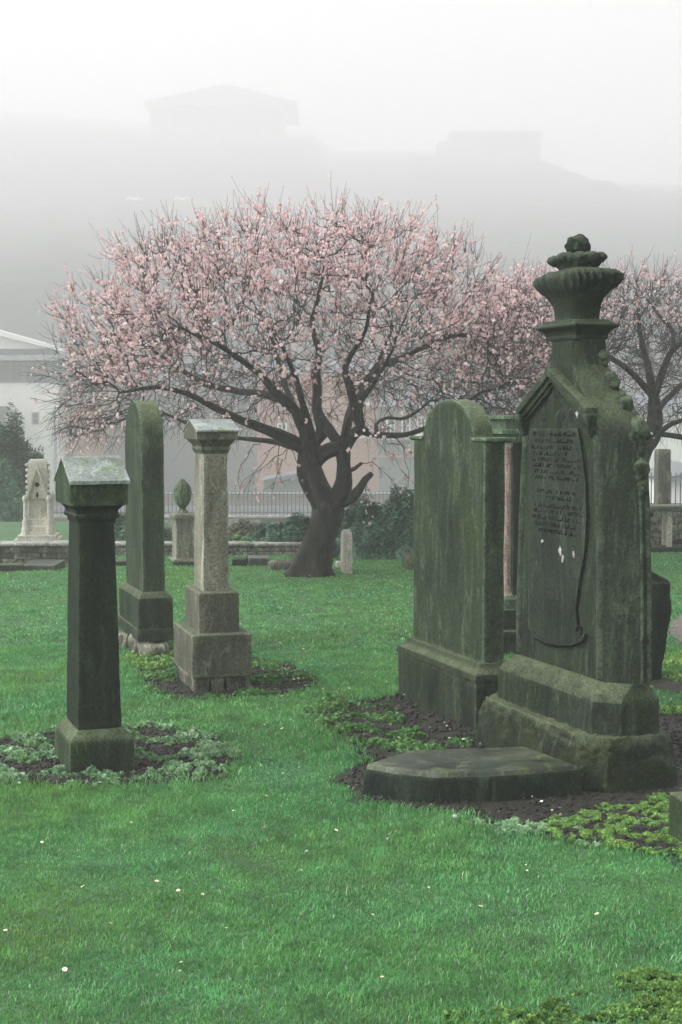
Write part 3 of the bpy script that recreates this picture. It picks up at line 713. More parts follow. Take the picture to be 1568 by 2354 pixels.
# low stones at the edge of the lawn
def low_stone(name, label, cat, px0, px1, pyb, h, dpt, mat, rz=0, seed=0, amp=.008, tilt=0):
    a = at(px0, pyb); b_ = at(px1, pyb)
    t = thing(name, label, cat, ((a.x + b_.x) / 2, a.y + dpt / 2, 0), R(rz), rx=R(tilt))
    hw = (b_.x - a.x) / 2
    bm = bmesh.new(); add_loft(bm, [(-.06, rect(hw, dpt / 2)), (h * .85, rect(hw, dpt / 2)), (h, rect(hw * .97, dpt / 2 * .95))])
    stone('block', bm, mat, t, .008, .05, amp, 10, seed, .003); return t
low_stone('fallen_slab', 'pale flat slab lying at the lawn edge under the gothic monument', 'grave slab', 54, 133, 1307, .055, .34, M['lead_stone'] if 'lead_stone' in M else M['slab'], -8, 80, .004, 5)
low_stone('kerb_stone', 'long low mossy kerb stone at the far left edge of the lawn', 'kerb stone', -60, 50, 1309, .05, .2, M['fnd'], 6, 81)
low_stone('kerb_stone', 'low dark kerb block just left of the tall round-topped headstone, at the lawn edge', 'kerb stone', 262, 312, 1300, .05, .25, M['fnd'], 0, 82)
low_stone('kerb_stone', 'low kerb piece at the foot of the urn pedestal', 'kerb stone', 398, 450, 1300, .05, .14, M['fnd'], 0, 83)
low_stone('stone_block', 'dark block at the lawn edge directly right of the tan pillar shaft', 'stone block', 534, 566, 1300, .075, .25, M['dark2'], 0, 84)
low_stone('chest_tomb', 'squat block with pale wet top at the lawn edge, left of the cherry trunk', 'tomb', 568, 618, 1300, .085, .34, M['slab'], 4, 85, .004)
low_stone('rubble_heap', 'rough rubble edging beside the foot of the cherry trunk', 'rubble', 618, 692, 1309, .085, .25, M['rubble'], -10, 86, .03)
low_stone('chest_tomb', 'dark chest tomb with pale top emerging left of the broad mossy headstone', 'tomb', 930, 1010, 1310, .15, .4, M['slab'], 3, 87, .004)
low_stone('stone_block', 'small pale stone at the right foot of the cherry trunk', 'stone block', 772, 786, 1304, .06, .12, M['white_stone'], 0, 88)

# ------------------------------------------------------------------ walls and fences
def rubble_wall(name, label, x0, x1, y, z0, z1, th, ch, mat, cop, seed, cat='wall', group=None):
    rr = random.Random(seed)
    t = thing(name, label, cat, ((x0 + x1) / 2, y, 0), 0, group)
    cx_ = (x0 + x1) / 2
    bm = bmesh.new(); z = z0
    while z < z1 - .01:
        h = min(ch * rr.uniform(.7, 1.25), z1 - z)
        x = x0
        while x < x1:
            w_ = ch * rr.uniform(1.1, 3.0); e = min(x + w_, x1)
            yy = rr.uniform(-.012, .012) * (th / .2)
            add_box(bm, x - cx_ + .004, e - cx_ - .004, yy - th / 2, yy + th / 2, z + .003, z + h - .003)
            x = e
        z += h
    bevel_sharp(bm, ch * .1, seg=1); weather(bm, ch * .12, 2.0 / ch, seed, ch * .04)
    bm_obj('stonework', bm, mat, t, 60)
    bm = bmesh.new(); add_box(bm, x0 - cx_, x1 - cx_, -th / 2 + .015, th / 2 - .015, z0, z1 - .005); bm_obj('mortar_core', bm, M['soil'], t, 0)
    if cop:
        bm = bmesh.new(); x = x0
        while x < x1:
            e = min(x + rr.uniform(.5, .9), x1)
            add_box(bm, x - cx_ + .003, e - cx_ - .003, -th / 2 - .03, th / 2 + .03, z1, z1 + cop * rr.uniform(.85, 1.1)); x = e
        bevel_sharp(bm, .006, seg=1); weather(bm, .005, 5, seed)
        bm_obj('coping', bm, M['tan'], t, 50)
    return t
rubble_wall('stone_wall', 'dark low retaining wall below the gothic monument at far left', -7.5, -3.02, 16.0, -.3, .19, .25, .085, M['rubble'], .04, 3)
rubble_wall('stone_wall', 'low rubble wall along the far edge of the lawn, between the pillars and behind the cherry trunk', -3.0, 1.9, 16.95, -.4, .11, .25, .06, M['rubble'], .035, 4)
rubble_wall('stone_wall', 'rubble wall at the far right edge beyond the lawn', 3.1, 8.5, 17.9, -.2, .53, .3, .075, M['rubble'], 0, 5)
rubble_wall('stone_wall', 'distant retaining wall under the railings', -24, 16, 50.0, -2.9, -1.83, .5, .3, M['rubble'], .08, 6)
def railing(name, label, x0, x1, y, z0, h, gap, rw):
    t = thing(name, label, 'railing', ((x0 + x1) / 2, y, z0))
    W = (x1 - x0) / 2
    bm = bmesh.new(); n = int((x1 - x0) / gap)
    for i in range(n + 1):
        x = -W + i * gap; hh = h * (1.0 if i % 1 == 0 else .9)
        add_box(bm, x - rw, x + rw, -rw, rw, 0, hh)
    bm_obj('bars', bm, M['iron'], t, 0)
    for z in (h * .1, h * .86):
        bm = bmesh.new(); add_box(bm, -W, W, -rw * 1.8, -rw * 1.05, z, z + rw * 2.4); bm_obj('rail', bm, M['iron'], t, 0)
railing('iron_railing', 'thin grey iron railing on the distant wall, seen left of the cherry trunk', -24, 6, 50.0, -1.76, .85, .14, .018)
railing('iron_railing', 'iron railing above the rubble wall at the far right edge', 7.0, 16, 38.0, -.75, .95, .13, .014)
# gatepost and table tomb at right
t = thing('gatepost', 'tall grey stone post beyond the right-hand wall, right of the tallest monument', 'gatepost', (4.43, 19.6, 0))
bm = bmesh.new(); add_loft(bm, [(-.4, rect(.09, .12)), (1.18, rect(.09, .12)), (1.2, rect(.08, .11))]); stone('post', bm, M['tanbase'], t, .006, .1, .004, 6, 90)
t = thing('table_tomb', 'small stone table tomb with a pale leg in front of the right-hand wall', 'tomb', (3.93, 17.35, 0))
bm = bmesh.new(); add_box(bm, -.28, .2, -.2, .2, .50, .56); stone('table_slab', bm, M['slab'], t, .006, .06, .004, 8, 91)
for sx in (-.22, .06):
    for sy in (-.12, .14):
        bm = bmesh.new(); add_loft(bm, [(.06, rect(.03, .03, sx, sy)), (.46, rect(.026, .026, sx, sy)), (.50, rect(.036, .036, sx, sy))]); stone('leg', bm, M['white_stone'], t, .003, .08, .002, 8, 92)
bm = bmesh.new(); add_box(bm, -.3, .24, -.23, .24, -.05, .06); stone('base', bm, M['dark2'], t, .006, .06, .006, 8, 93)

# ------------------------------------------------------------------ buildings (about 95 m away)
def KX(px, d): return (px - 784) / F * d
def KZ(py, d): return CAMZ + (965 - py) / F * d
def box_part(name, mat, parent, x0, x1, y0, y1, z0, z1, bev=0):
    bm = bmesh.new(); add_box(bm, x0, x1, y0, y1, z0, z1); return bm_obj(name, bm, mat, parent, 0)
def window(parent, x0, x1, z0, z1, y, frame=M['trim_white'], sill=True, name='window', bars=1):
    o = box_part(name, frame, parent, x0 - .06, x1 + .06, y - .05, y + .05, z0 - .06, z1 + .06)
    bm = bmesh.new(); n = bars + 1
    w_ = (x1 - x0) / n
    for i in range(n): add_box(bm, x0 + i * w_ + .03, x0 + (i + 1) * w_ - .03, y - .07, y - .045, z0, (z0 + z1) / 2 - .03); add_box(bm, x0 + i * w_ + .03, x0 + (i + 1) * w_ - .03, y - .07, y - .045, (z0 + z1) / 2 + .03, z1)
    bm_obj('pane', bm, M['glass'], o, 0)
    if sill: box_part('sill', frame, o, x0 - .15, x1 + .15, y - .16, y - .075, z0 - .2, z0 - .062)
    return o
d = 95.0
Wb = thing('white_building', 'white rendered building with shallow gable and dark glazed top floor at left edge', 'building', (0, d, 0))
x0, x1 = KX(-540, d), KX(137, d)
box_part('wall', M['render_white'], Wb, x0, x1, 0, 14, -6.5, KZ(880, d))
box_part('upper_wall', M['greywall'], Wb, x0, KX(212, d), .5, 13.5, KZ(880, d) + .003, KZ(832, d))
f = box_part('window_band', M['glass'], Wb, x0 + .2, KX(205, d), .30, .49, KZ(877, d), KZ(833, d))
bm = bmesh.new()
for i, px in enumerate(range(-500, 206, 31)):
    wv = 3 if i % 3 else 6; box_part('mullion', M['greywall'], f, KX(px - wv, d), KX(px + wv, d), .18, .29, KZ(877, d), KZ(833, d))
box_part('band_sill', M['lead'], Wb, x0, KX(206, d), -.1, .28, KZ(880, d) + .02, KZ(877.5, d))
box_part('eave_slab', M['lead'], Wb, x0 - .5, KX(243, d), -.9, 14.3, KZ(830, d), KZ(819, d))
xa = KX(-200, d); za = KZ(712, d)
bm = bmesh.new(); add_prism(bm, [(KX(-538, d), KZ(818.5, d)), (KX(139, d), KZ(818.5, d)), (KX(139, d), KZ(809, d)), (xa, za - .3), (KX(-538, d), KZ(809, d))], 'y', 1.2, 13)
gb = bm_obj('gable_wall', bm, M['render_white'], Wb, 0)
box_part('gable_window', M['glass'], Wb, KX(-330, d), KX(126, d), 1.1, 1.19, KZ(815, d), KZ(801, d))
bm = bmesh.new()
for sg, xe in ((1, KX(143, d)), (-1, KX(-543, d))):
    add_prism(bm, [(xa, za - .29), (xe, KZ(808, d)), (xe, KZ(800, d)), (xa, za + .25)], 'y', .4, 13.6)
bm_obj('roof', bm, M['trim_white'], Wb, 0)
for (a, b_, c, e) in [(77, 90, 973, 949), (77, 91, 1058, 1040), (-60, -40, 973, 949), (-60, -40, 1058, 1040)]:
    window(Wb, KX(a, d), KX(b_, d), KZ(c, d), KZ(e, d), -.02, M['lead'], False, bars=0)
box_part('downpipe', M['lead'], Wb, KX(127, d), KX(131, d), -.25, -.05, -6, KZ(945, d))
window(Wb, KX(140, d), KX(156, d), KZ(1003, d), KZ(972, d), 1.85)
b_ = box_part('stair_tower', M['greywall'], Wb, KX(-120, d), KX(22, d), -4, -.02, -6.5, KZ(934, d))
box_part('pilaster', M['trim_white'], Wb, KX(25, d), KX(37, d), -1.5, -.02, -6.5, KZ(952, d))
box_part('pilaster_shadow', M['greywall'], Wb, KX(37.2, d), KX(42, d), -1.2, -.02, -6.5, KZ(948, d))

Bb = thing('brick_building', 'pink brick block joined to the right of the white building', 'building', (0, d + 2, 0))
dd = d + 2
box_part('wall', M['brick'], Bb, KX(110, dd), KX(243, dd), 0, 12, -6.5, KZ(796, dd))
box_part('quoin_strip', M['buffwall'], Bb, KX(243.3, dd), KX(251, dd), -.1, 12, -6.5, KZ(830, dd))
box_part('parapet', M['lead'], Bb, KX(108, dd), KX(252, dd), -.15, 12.1, KZ(796, dd) + .003, KZ(790, dd))
for px in (170, 205):
    for (c, e) in ((925, 895), (1080, 1050)): window(Bb, KX(px, dd), KX(px + 12, dd), KZ(c, dd), KZ(e, dd), -.02, bars=0)
dd = 104.0
Gb = thing('grey_building', 'grey-green rendered block behind the tall round-topped headstone', 'building', (0, dd, 0))
box_part('wall', M['greywall'], Gb, KX(251, dd), KX(600, dd), 0, 12, -6.5, KZ(915, dd))
box_part('brick_bay', M['brick'], Gb, KX(252, dd), KX(273, dd), -1, -.003, -6.5, KZ(965, dd))
box_part('roof', M['slate'], Gb, KX(248, dd), KX(602, dd), -.4, 12.4, KZ(915, dd) + .003, KZ(906, dd))
window(Gb, KX(300, dd), KX(314, dd), KZ(985, dd), KZ(960, dd), -.02)
dd = 92.0
Tb = thing('brick_building', 'pink brick tenement seen through the branches behind the cherry trunk', 'building', (0, dd, 0))
box_part('wall', M['brick'], Tb, KX(592, dd), KX(868, dd), 0, 12, -6.5, KZ(862, dd))
bm = bmesh.new(); add_prism(bm, [(0, KZ(862, dd) + .003), (12, KZ(862, dd) + .003), (6, KZ(815, dd))], 'x', KX(588, dd), KX(872, dd)); rf = bm_obj('roof', bm, M['slate'], Tb, 0)
box_part('chimney', M['buffwall'], rf, KX(700, dd), KX(722, dd), 5, 7, KZ(830, dd), KZ(795, dd))
for px in (640, 830):
    for (c, e) in ((925, 900), (1000, 975)): window(Tb, KX(px, dd), KX(px + 18, dd), KZ(c, dd), KZ(e, dd), -.02)
dd = 90.0
Ub = thing('stone_building', 'buff and grey stone building right of the brick tenement, left of the broad headstone', 'building', (0, dd, 0))
box_part('wall', M['buffwall'], Ub, KX(872, dd), KX(1240, dd), 0, 12, -6.5, KZ(935, dd))
box_part('ground_floor', M['greywall'], Ub, KX(868, dd), KX(1244, dd), -2.5, -.003, -6.5, KZ(1010, dd))
box_part('string_course', M['lead'], Ub, KX(866, dd), KX(1246, dd), -2.7, -.003, KZ(1010, dd) + .003, KZ(1004, dd))
box_part('fascia', M['brick'], Ub, KX(866, dd), KX(1246, dd), -2.62, -2.503, KZ(1049, dd), KZ(1044, dd))
bm = bmesh.new(); add_prism(bm, [(-.4, KZ(935, dd) + .003), (12.4, KZ(935, dd) + .003), (6, KZ(895, dd))], 'x', KX(870, dd), KX(1243, dd)); bm_obj('roof', bm, M['slate'], Ub, 0)
for px in (890, 925, 960, 1000): window(Ub, KX(px, dd), KX(px + 16, dd), KZ(995, dd), KZ(960, dd), -.02)
dd = 76.0
Sb = thing('shed', 'low slate-roofed outbuilding behind the railings, left of the cherry trunk', 'shed', (0, dd, 0))
box_part('wall', M['greywall'], Sb, KX(606, dd), KX(700, dd), 0, 5, -5.5, KZ(1103, dd))
bm = bmesh.new(); add_prism(bm, [(KX(600, dd), KZ(1103, dd) + .003), (KX(705, dd), KZ(1103, dd) + .003), (KX(705, dd), KZ(1090, dd)), (KX(680, dd), KZ(1088, dd))], 'y', -.4, 5.4); bm_obj('roof', bm, M['slate'], Sb, 0)
dd = 70.0
Lw = thing('garden_wall', 'cream boundary wall across the road behind the railings', 'wall', (0, dd, 0))
box_part('wall', M['buffwall'], Lw, -25, 14, 0, .4, -5.5, KZ(1138, dd)); box_part('coping', M['lead'], Lw, -25.1, 14.1, -.1, .5, KZ(1138, dd) + .003, KZ(1133, dd))
dd = 85.0
Rb = thing('white_building', 'white rendered building at the right edge behind the second cherry tree', 'building', (0, dd, 0))
box_part('wall', M['render_white'], Rb, KX(1380, dd), KX(1820, dd), 0, 12, -6.5, KZ(948, dd))
bm = bmesh.new(); add_prism(bm, [(-.4, KZ(948, dd) + .003), (12.4, KZ(948, dd) + .003), (6, KZ(905, dd))], 'x', KX(1376, dd), KX(1824, dd)); bm_obj('roof', bm, M['slate'], Rb, 0)
lamp = box_part('wall_lamp', M['lead'], Rb, KX(1532, dd), KX(1540, dd), -.5, -.003, KZ(1066, dd), KZ(1056, dd))
for px in (1420, 1600, 1660): window(Rb, KX(px, dd), KX(px + 16, dd), KZ(1030, dd), KZ(1000, dd), -.02)
dd = 60.0
Ob = thing('shed', 'low white outbuilding with slate roof behind the right-hand railing', 'shed', (0, dd, 0))
box_part('wall', M['render_white'], Ob, KX(1532, dd), KX(1700, dd), 0, 5, -4.5, KZ(1106, dd))
bm = bmesh.new(); add_prism(bm, [(KX(1524, dd), KZ(1106, dd) + .003), (KX(1710, dd), KZ(1106, dd) + .003), (KX(1710, dd), KZ(1099, dd)), (KX(1617, dd), KZ(1068, dd)), (KX(1524, dd), KZ(1099, dd))], 'y', -.5, 5.5); bm_obj('roof', bm, M['slate'], Ob, 0)

# hilltop buildings
dd = 530.0
Hb = thing('columned_hall', 'large pedimented hall fading into fog on top of the hill', 'building', (0, dd, 0))
x0, x1 = KX(352, dd), KX(652, dd)
box_part('wall', M['far_stone'], Hb, x0, x1, 3, 34, 84, KZ(256, dd))
box_part('podium', M['far_stone'], Hb, x0 - 2, x1 + 2, -1, 35, 80, KZ(332, dd))
for i in range(7):
    bm = bmesh.new(); add_loft(bm, [(KZ(332, dd) + .003, superel(1.3, 1.3, 12, 2)), (KZ(256, dd) - .003, superel(1.1, 1.1, 12, 2))]); bm_obj('column', bm, M['far_stone'], Hb, 60).location = (x0 + 1 + (x1 - x0 - 2) * i / 6, 1.2, 0)
bm = bmesh.new(); xa, xb = KX(340, dd), KX(684, dd); xm = KX(525, dd)
add_prism(bm, [(xa, KZ(256, dd)), (xb, KZ(256, dd)), (xb, KZ(248, dd)), (xm, KZ(209, dd)), (xa, KZ(246, dd))], 'y', -1, 35); bm_obj('pediment', bm, M['far_stone'], Hb, 0)
Hc = thing('hilltop_block', 'flat-topped building fading into fog on the hill at right', 'building', (0, dd, 0))
box_part('wall', M['far_stone'], Hc, KX(1034, dd), KX(1236, dd), 0, 20, 78, KZ(322, dd)); box_part('cornice', M['far_stone'], Hc, KX(1030, dd), KX(1240, dd), -.5, 12.5, KZ(322, dd) + .003, KZ(313, dd))
box_part('side_wing', M['far_stone'], Hc, KX(1005, dd), KX(1033, dd), 2, 18, 78, KZ(333, dd))
dd = 376.0
# parked cars on the hillside road
def make_car():
    c = thing('parked_car', 'pale car parked on the foggy hillside road above the left part of the cherry crown', 'car', (KX(316, 358.5), 358.5, 55.81), 0, 'cars parked on the hillside road')
    bm = bmesh.new(); add_prism(bm, [(-2.0, .3), (2.0, .3), (2.05, .75), (1.3, .92), (.8, 1.4), (-1.0, 1.42), (-1.75, .95), (-2.05, .85)], 'y', -.85, .85); bevel_sharp(bm, .08, 20, 2); bm_obj('body', bm, M['carpaint'], c)
    for sg in (-1, 1):
        bm = bmesh.new(); add_prism(bm, [(-1.45, .95), (1.1, .95), (.7, 1.33), (-.9, 1.34)], 'y', sg * .86, sg * .88); bm_obj('side_window', bm, M['glass'], c, 0)
    for x in (-1.25, 1.25):
        for sg in (-1, 1):
            bm = bmesh.new(); add_prism(bm, [(x + .32 * math.cos(i * math.pi / 8), .32 + .32 * math.sin(i * math.pi / 8)) for i in range(16)], 'y', sg * .72, sg * .9); bm_obj('wheel', bm, M['tyre'], c, 0)
    return c
car = make_car()
c2 = copy_tree(car); c2.location = (KX(425, 358.5), 358.5, 55.81); c2['label'] = 'second pale car on the foggy hillside road, further right along it'

# ------------------------------------------------------------------ grass, moss, weeds
def leaf_cloud(name, P, size, up=.5, mat=None, parent=None, seed=0, stretch=1.6, rnd=None):
    """one kite-shaped leaf per point, facing mostly up by 'up'"""
    r = np.random.default_rng(seed); n = len(P); s = np.asarray(size) * np.ones(n)
    nrm = r.normal(size=(n, 3)); nrm /= np.linalg.norm(nrm, axis=1)[:, None]
    nrm = nrm * (1 - up) + np.array([0, 0, up]); nrm /= np.linalg.norm(nrm, axis=1)[:, None]
    a = r.normal(size=(n, 3)); a -= (a * nrm).sum(1)[:, None] * nrm; a /= np.linalg.norm(a, axis=1)[:, None]
    b_ = np.cross(nrm, a)
    s = s[:, None]
    V = np.stack([P - a * s * stretch * .5, P + b_ * s * .5 + nrm * s * .12, P + a * s * stretch * .5, P - b_ * s * .5 + nrm * s * .12], 1)
    Fc = np.arange(n * 4).reshape(n, 4)
    rv = r.random(n) if rnd is None else rnd
    return np_mesh(name, V.reshape(-1, 3), Fc, mat, parent, np.repeat(rv, 4))

# footprints to keep clear of grass
FOOT = []
def foot(o, hx, hy, m=.0):
    c, s = math.cos(o.rotation_euler.z), math.sin(o.rotation_euler.z)
    FOOT.append(np.array([[o.location.x + c * x - s * y, o.location.y + s * x + c * y] for x, y in rect(hx + m, hy + m)]))
foot(A, .147, .2); foot(B, .125, .375); foot(Cc, .175, .285); foot(D, .13, .53); foot(E_, .24, .58); foot(Hh, .42, .42); foot(Gg, .12, .13); foot(K, .155, .13); foot(U, .13, .13)
FOOT.append(np.array([[p[0] + .55, p[1] + 6.05] for p in [sc_(q, 0, .02) for q in tp]]))

def grass(npts, y0, y1, hgt, wid, seed):
    r = np.random.default_rng(seed)
    Y = np.sqrt(r.random(npts) * (y1 ** 2 - y0 ** 2) + y0 ** 2)
    X = (r.random(npts) * 2 - 1) * (.245 * Y + .7)
    P = np.stack([X, Y], 1)
    keep = np.ones(npts, bool)
    keep &= ~((X < -2.9) & (Y > 15.85)); keep &= Y < 17.6; keep &= ~((Y > 16.75) & (X > -3.1) & (X < 1.95))
    ragged = .06 * vnoise(P, 9, 2.0) + .035 * vnoise(P, 23, 5.0) + r.normal(0, .03, npts)
    for k, poly in SOIL.items():
        lim = .02 if k != 'path' else .03
        keep &= ~((sd_poly(P, poly) + ragged) > lim)
    for f_ in FOOT: keep &= ~inside(P, f_)
    P = P[keep]; n = len(P)
    X, Y = P.T; Z = terrain(X, Y)
    lush = .75 + .35 * vnoise(P, 2.3, 5.0) + .2 * vnoise(P, 9, 2.0)
    h = hgt * (.55 + .75 * r.random(n)) * lush
    near_ = np.full(n, -1.0)
    for poly in list(SOIL.values()) + FOOT: near_ = np.maximum(near_, sd_poly(P, poly))
    h *= 1 + .9 * np.clip(1 + near_ / .13, 0, 1) * (.3 + r.random(n))
    long_ = r.random(n) < .015; h[long_] *= 1.9
    ph = r.random(n) * 2 * math.pi
    flow = vnoise(P, 2.1, 9.0) * 4
    la = flow + r.normal(0, 2.2, n); lean = h * (.25 + .8 * r.random(n))
    lx, ly = np.cos(la) * lean, np.sin(la) * lean
    wv = wid * (.7 + .6 * r.random(n)); wx, wy = np.cos(ph) * wv * .5, np.sin(ph) * wv * .5
    V = np.stack([np.stack([X - wx, Y - wy, Z - .004], 1), np.stack([X + wx, Y + wy, Z - .004], 1),
                  np.stack([X + lx * .35 + wx * .8, Y + ly * .35 + wy * .8, Z + h * .6], 1), np.stack([X + lx * .35 - wx * .8, Y + ly * .35 - wy * .8, Z + h * .6], 1),
                  np.stack([X + lx, Y + ly, Z + h * .92], 1)], 1)
    b_ = np.arange(n)[:, None] * 5
    Fc = np.concatenate([b_ + [0, 1, 2], b_ + [0, 2, 3], b_ + [3, 2, 4]], 0)
    rv = np.clip(r.normal(.5, .2, n) + .12 * vnoise(P, 3.1, 4.0), 0, 1)
    rv = np.where(r.random(n) < .02, 1.0, np.minimum(rv, .92))
    return V.reshape(-1, 3), Fc, np.repeat(rv, 5)
parts = [grass(230000, 3.0, 6.2, .019, .0033, 1), grass(150000, 6.2, 10, .025, .0055, 2), grass(150000, 10, 17.8, .019, .012, 3)]
off = 0; Vs = []; Fs = []; Rs = []
for V, Fc, rv in parts: Vs.append(V); Fs.append(Fc + off); Rs.append(rv); off += len(V)
tag(np_mesh('grass', np.concatenate(Vs), np.concatenate(Fs), M['grass'], rnd=np.concatenate(Rs)), 'short wet green grass of the graveyard lawn', 'grass', kind='stuff')

def cover(name, label, poly, n, mat, size, seed, hmax=.05, dens=0.0, sc_n=9, edge=0.0, invert=False):
    r = np.random.default_rng(seed); lo, hi = poly.min(0), poly.max(0)
    P = lo + r.random((n, 2)) * (hi - lo)
    v = vnoise(P, sc_n, seed * .77); s = sd_poly(P, poly) + .05 * vnoise(P, 13, seed)
    keep = (s > edge) & (v > dens)
    for f_ in FOOT: keep &= ~inside(P, f_)
    P = P[keep]; v = v[keep]; s = s[keep]
    dome = np.clip((v - dens) / .5, 0, 1) ** .6
    cl = np.array([noise.noise(Vector((p[0] * 26, p[1] * 26, seed))) for p in P])
    kk = cl > -.12; P = P[kk]; v = v[kk]; s = s[kk]; dome = dome[kk]; cl = cl[kk]
    z = terrain(P[:, 0], P[:, 1]) + .008 + hmax * dome * (.25 + .75 * r.random(len(P))) * (.45 + 1.1 * np.clip(cl + .12, 0, 1))
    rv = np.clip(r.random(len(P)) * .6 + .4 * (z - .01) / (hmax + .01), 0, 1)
    o = leaf_cloud(name, np.column_stack([P, z]), size * (.5 + 1.3 * r.random(len(P)) ** 2), .22, mat, seed=seed, rnd=rv)
    return tag(o, label, 'ground cover', kind='stuff')
cover('ground_weeds', 'silvery green weeds growing on the soil around the dark left pillar', SOIL['pillar'], 110000, M['weed'], .012, 5, .032, .0, 11)
cover('ground_weeds', 'low green weeds and moss on the soil around the tan pillar', SOIL['tan'], 50000, M['green_weed'], .015, 6, .03, .10, 7)
cover('moss', 'yellow-green moss between the low post and the tallest monument', poly_world([(1270, 1935), (1230, 1900), (1330, 1872), (1440, 1850), (1500, 1830), (1580, 1815), (1720, 1830), (1720, 2010), (1600, 1985), (1500, 1960), (1400, 1950), (1330, 1945)]), 200000, M['moss'], .0065, 7, .014, -.22, 19)
cover('moss', 'pale moss growing thickly at the foot of the round-topped headstone', poly_world([(285, 1515), (330, 1498), (395, 1505), (400, 1535), (340, 1545), (300, 1540)]), 14000, M['moss'], .012, 8, .035, -.4, 9)
cover('ground_weeds', 'green weeds on the bare soil in front of the broad mossy headstone', poly_world([(700, 1635), (760, 1600), (880, 1600), (960, 1690), (1080, 1705), (1060, 1735), (900, 1740), (800, 1720), (720, 1680)]), 50000, M['green_weed'], .014, 9, .03, -.02, 11)
cover('ground_weeds', 'mixed weeds along the soil edge in front of the low pointed slab', poly_world([(1040, 1880), (1200, 1890), (1330, 1900), (1400, 1960), (1250, 1940), (1120, 1915)]), 24000, M['weed'], .010, 10, .024, .1, 12)
cover('moss', 'yellowish moss patches in the grass at the bottom right corner', poly_world([(880, 2360), (1050, 2330), (1250, 2300), (1400, 2250), (1600, 2200), (1800, 2200), (1800, 2460), (860, 2460)]), 200000, M['moss'], .0065, 11, .016, -.2, 14)
cover('moss', 'bright moss behind the tallest monument beside the rough slab', poly_world([(1440, 1640), (1500, 1540), (1560, 1500), (1680, 1500), (1680, 1620), (1580, 1660)]), 30000, M['moss'], .014, 12, .025, 0, 5)
# stones and crumbs on the soil
def crumbs(name, label, poly, n, seed, mat, smin, smax):
    r = np.random.default_rng(seed); lo, hi = poly.min(0), poly.max(0)
    P = lo + r.random((n, 2)) * (hi - lo); keep = sd_poly(P, poly) > .02
    for f_ in FOOT: keep &= ~inside(P, f_)
    P = P[keep]; n = len(P); s = smin * (smax / smin) ** (r.random(n) ** 2.2)
    base = np.array([[1, 0, 0], [-1, 0, 0], [0, 1, 0], [0, -1, 0], [0, 0, .7], [0, 0, -.7]])
    fc = np.array([[0, 2, 4], [2, 1, 4], [1, 3, 4], [3, 0, 4], [2, 0, 5], [1, 2, 5], [3, 1, 5], [0, 3, 5]])
    th = r.random(n) * 6.28; j = base[None] * (.6 + .7 * r.random((n, 6, 1))) * s[:, None, None]
    x = j[..., 0] * np.cos(th)[:, None] - j[..., 1] * np.sin(th)[:, None]; y = j[..., 0] * np.sin(th)[:, None] + j[..., 1] * np.cos(th)[:, None]
    V = np.stack([x + P[:, :1], y + P[:, 1:], j[..., 2] + terrain(P[:, 0], P[:, 1])[:, None] + .006 + s[:, None] * .3], -1)
    Fc = (np.arange(n)[:, None, None] * 6 + fc[None]).reshape(-1, 3)
    return tag(np_mesh(name, V.reshape(-1, 3), Fc, mat), label, 'pebbles', kind='stuff')
crumbs('soil_crumbs', 'crumbs of dark soil around the left pillar', SOIL['pillar'], 9000, 1, M['soil'], .004, .016)
crumbs('soil_crumbs', 'crumbs of dark soil around the tan pillar', SOIL['tan'], 7000, 2, M['soil'], .004, .018)
crumbs('soil_crumbs', 'crumbs of dark soil around the big monuments at right', SOIL['tomb'], 22000, 3, M['soil'], .004, .018)
crumbs('pebbles', 'small pale pebbles scattered on the soil around the big monuments', SOIL['tomb'], 900, 4, M['rubble'], .004, .014)
crumbs('pebbles', 'small pale pebbles scattered on the soil around the left pillars', np.concatenate([SOIL['tan']]), 260, 5, M['rubble'], .004, .016)

# daisies: closed white heads dotted over the lawn
def daisy_mesh(seed):
    rr = random.Random(seed); bm = bmesh.new()
    k = 11; op = rr.uniform(.5, 1.0)
    for i in range(k):
        a = 2 * math.pi * i / k + rr.uniform(-.1, .1); L = .0095 * rr.uniform(.85, 1.1)
        c, s = math.cos(a), math.sin(a); wv = .0026
        z0 = .036; v = [(c * .002 + s * wv * .5, s * .002 - c * wv * .5, z0), (c * L * op + s * wv, s * L * op - c * wv, z0 + .0055 * (1.3 - op)), (c * L * op * 1.1, s * L * op * 1.1, z0 + .007 * (1.3 - op)), (c * L * op - s * wv, s * L * op + c * wv, z0 + .0055 * (1.3 - op)), (c * .002 - s * wv * .5, s * .002 + c * wv * .5, z0)]
        f = bm.faces.new([bm.verts.new(p) for p in v]); f.material_index = 0
    n0 = len(bm.faces)
    bmesh.ops.create_icosphere(bm, subdivisions=1, radius=.0035, matrix=Matrix.Translation((0, 0, .0375)))
    bm.faces.ensure_lookup_table()
    for f in bm.faces[n0:]: f.material_index = 1
    n1 = len(bm.faces)
    add_loft(bm, [(-.005, superel(.0008, .0008, 5, 2)), (.036, superel(.0008, .0008, 5, 2))])
    bm.faces.ensure_lookup_table()
    for f in bm.faces[n1:]: f.material_index = 2
    me = bpy.data.meshes.new('daisy'); bm.to_mesh(me); bm.free()
    for m in (M['daisy'], M['daisy_eye'], M['green_weed']): me.materials.append(m)
    return me
dm = [daisy_mesh(i) for i in range(4)]
dpx = [(615, 1919), (690, 2018), (357, 2047), (1209, 2015), (413, 2064), (461, 2071), (722, 2183), (425, 2232), (247, 2147), (407, 2258), (13, 2158), (1213, 2006), (606, 1841), (755, 1803), (645, 1789), (710, 1970), (766, 1922), (541, 1871), (95, 1940), (1265, 1880), (1247, 1862), (1230, 1853),
       (850, 2120), (980, 2050), (1100, 2100), (300, 1900), (200, 2050), (520, 2150), (1380, 2120), (900, 1950), (150, 2250), (880, 2260)]
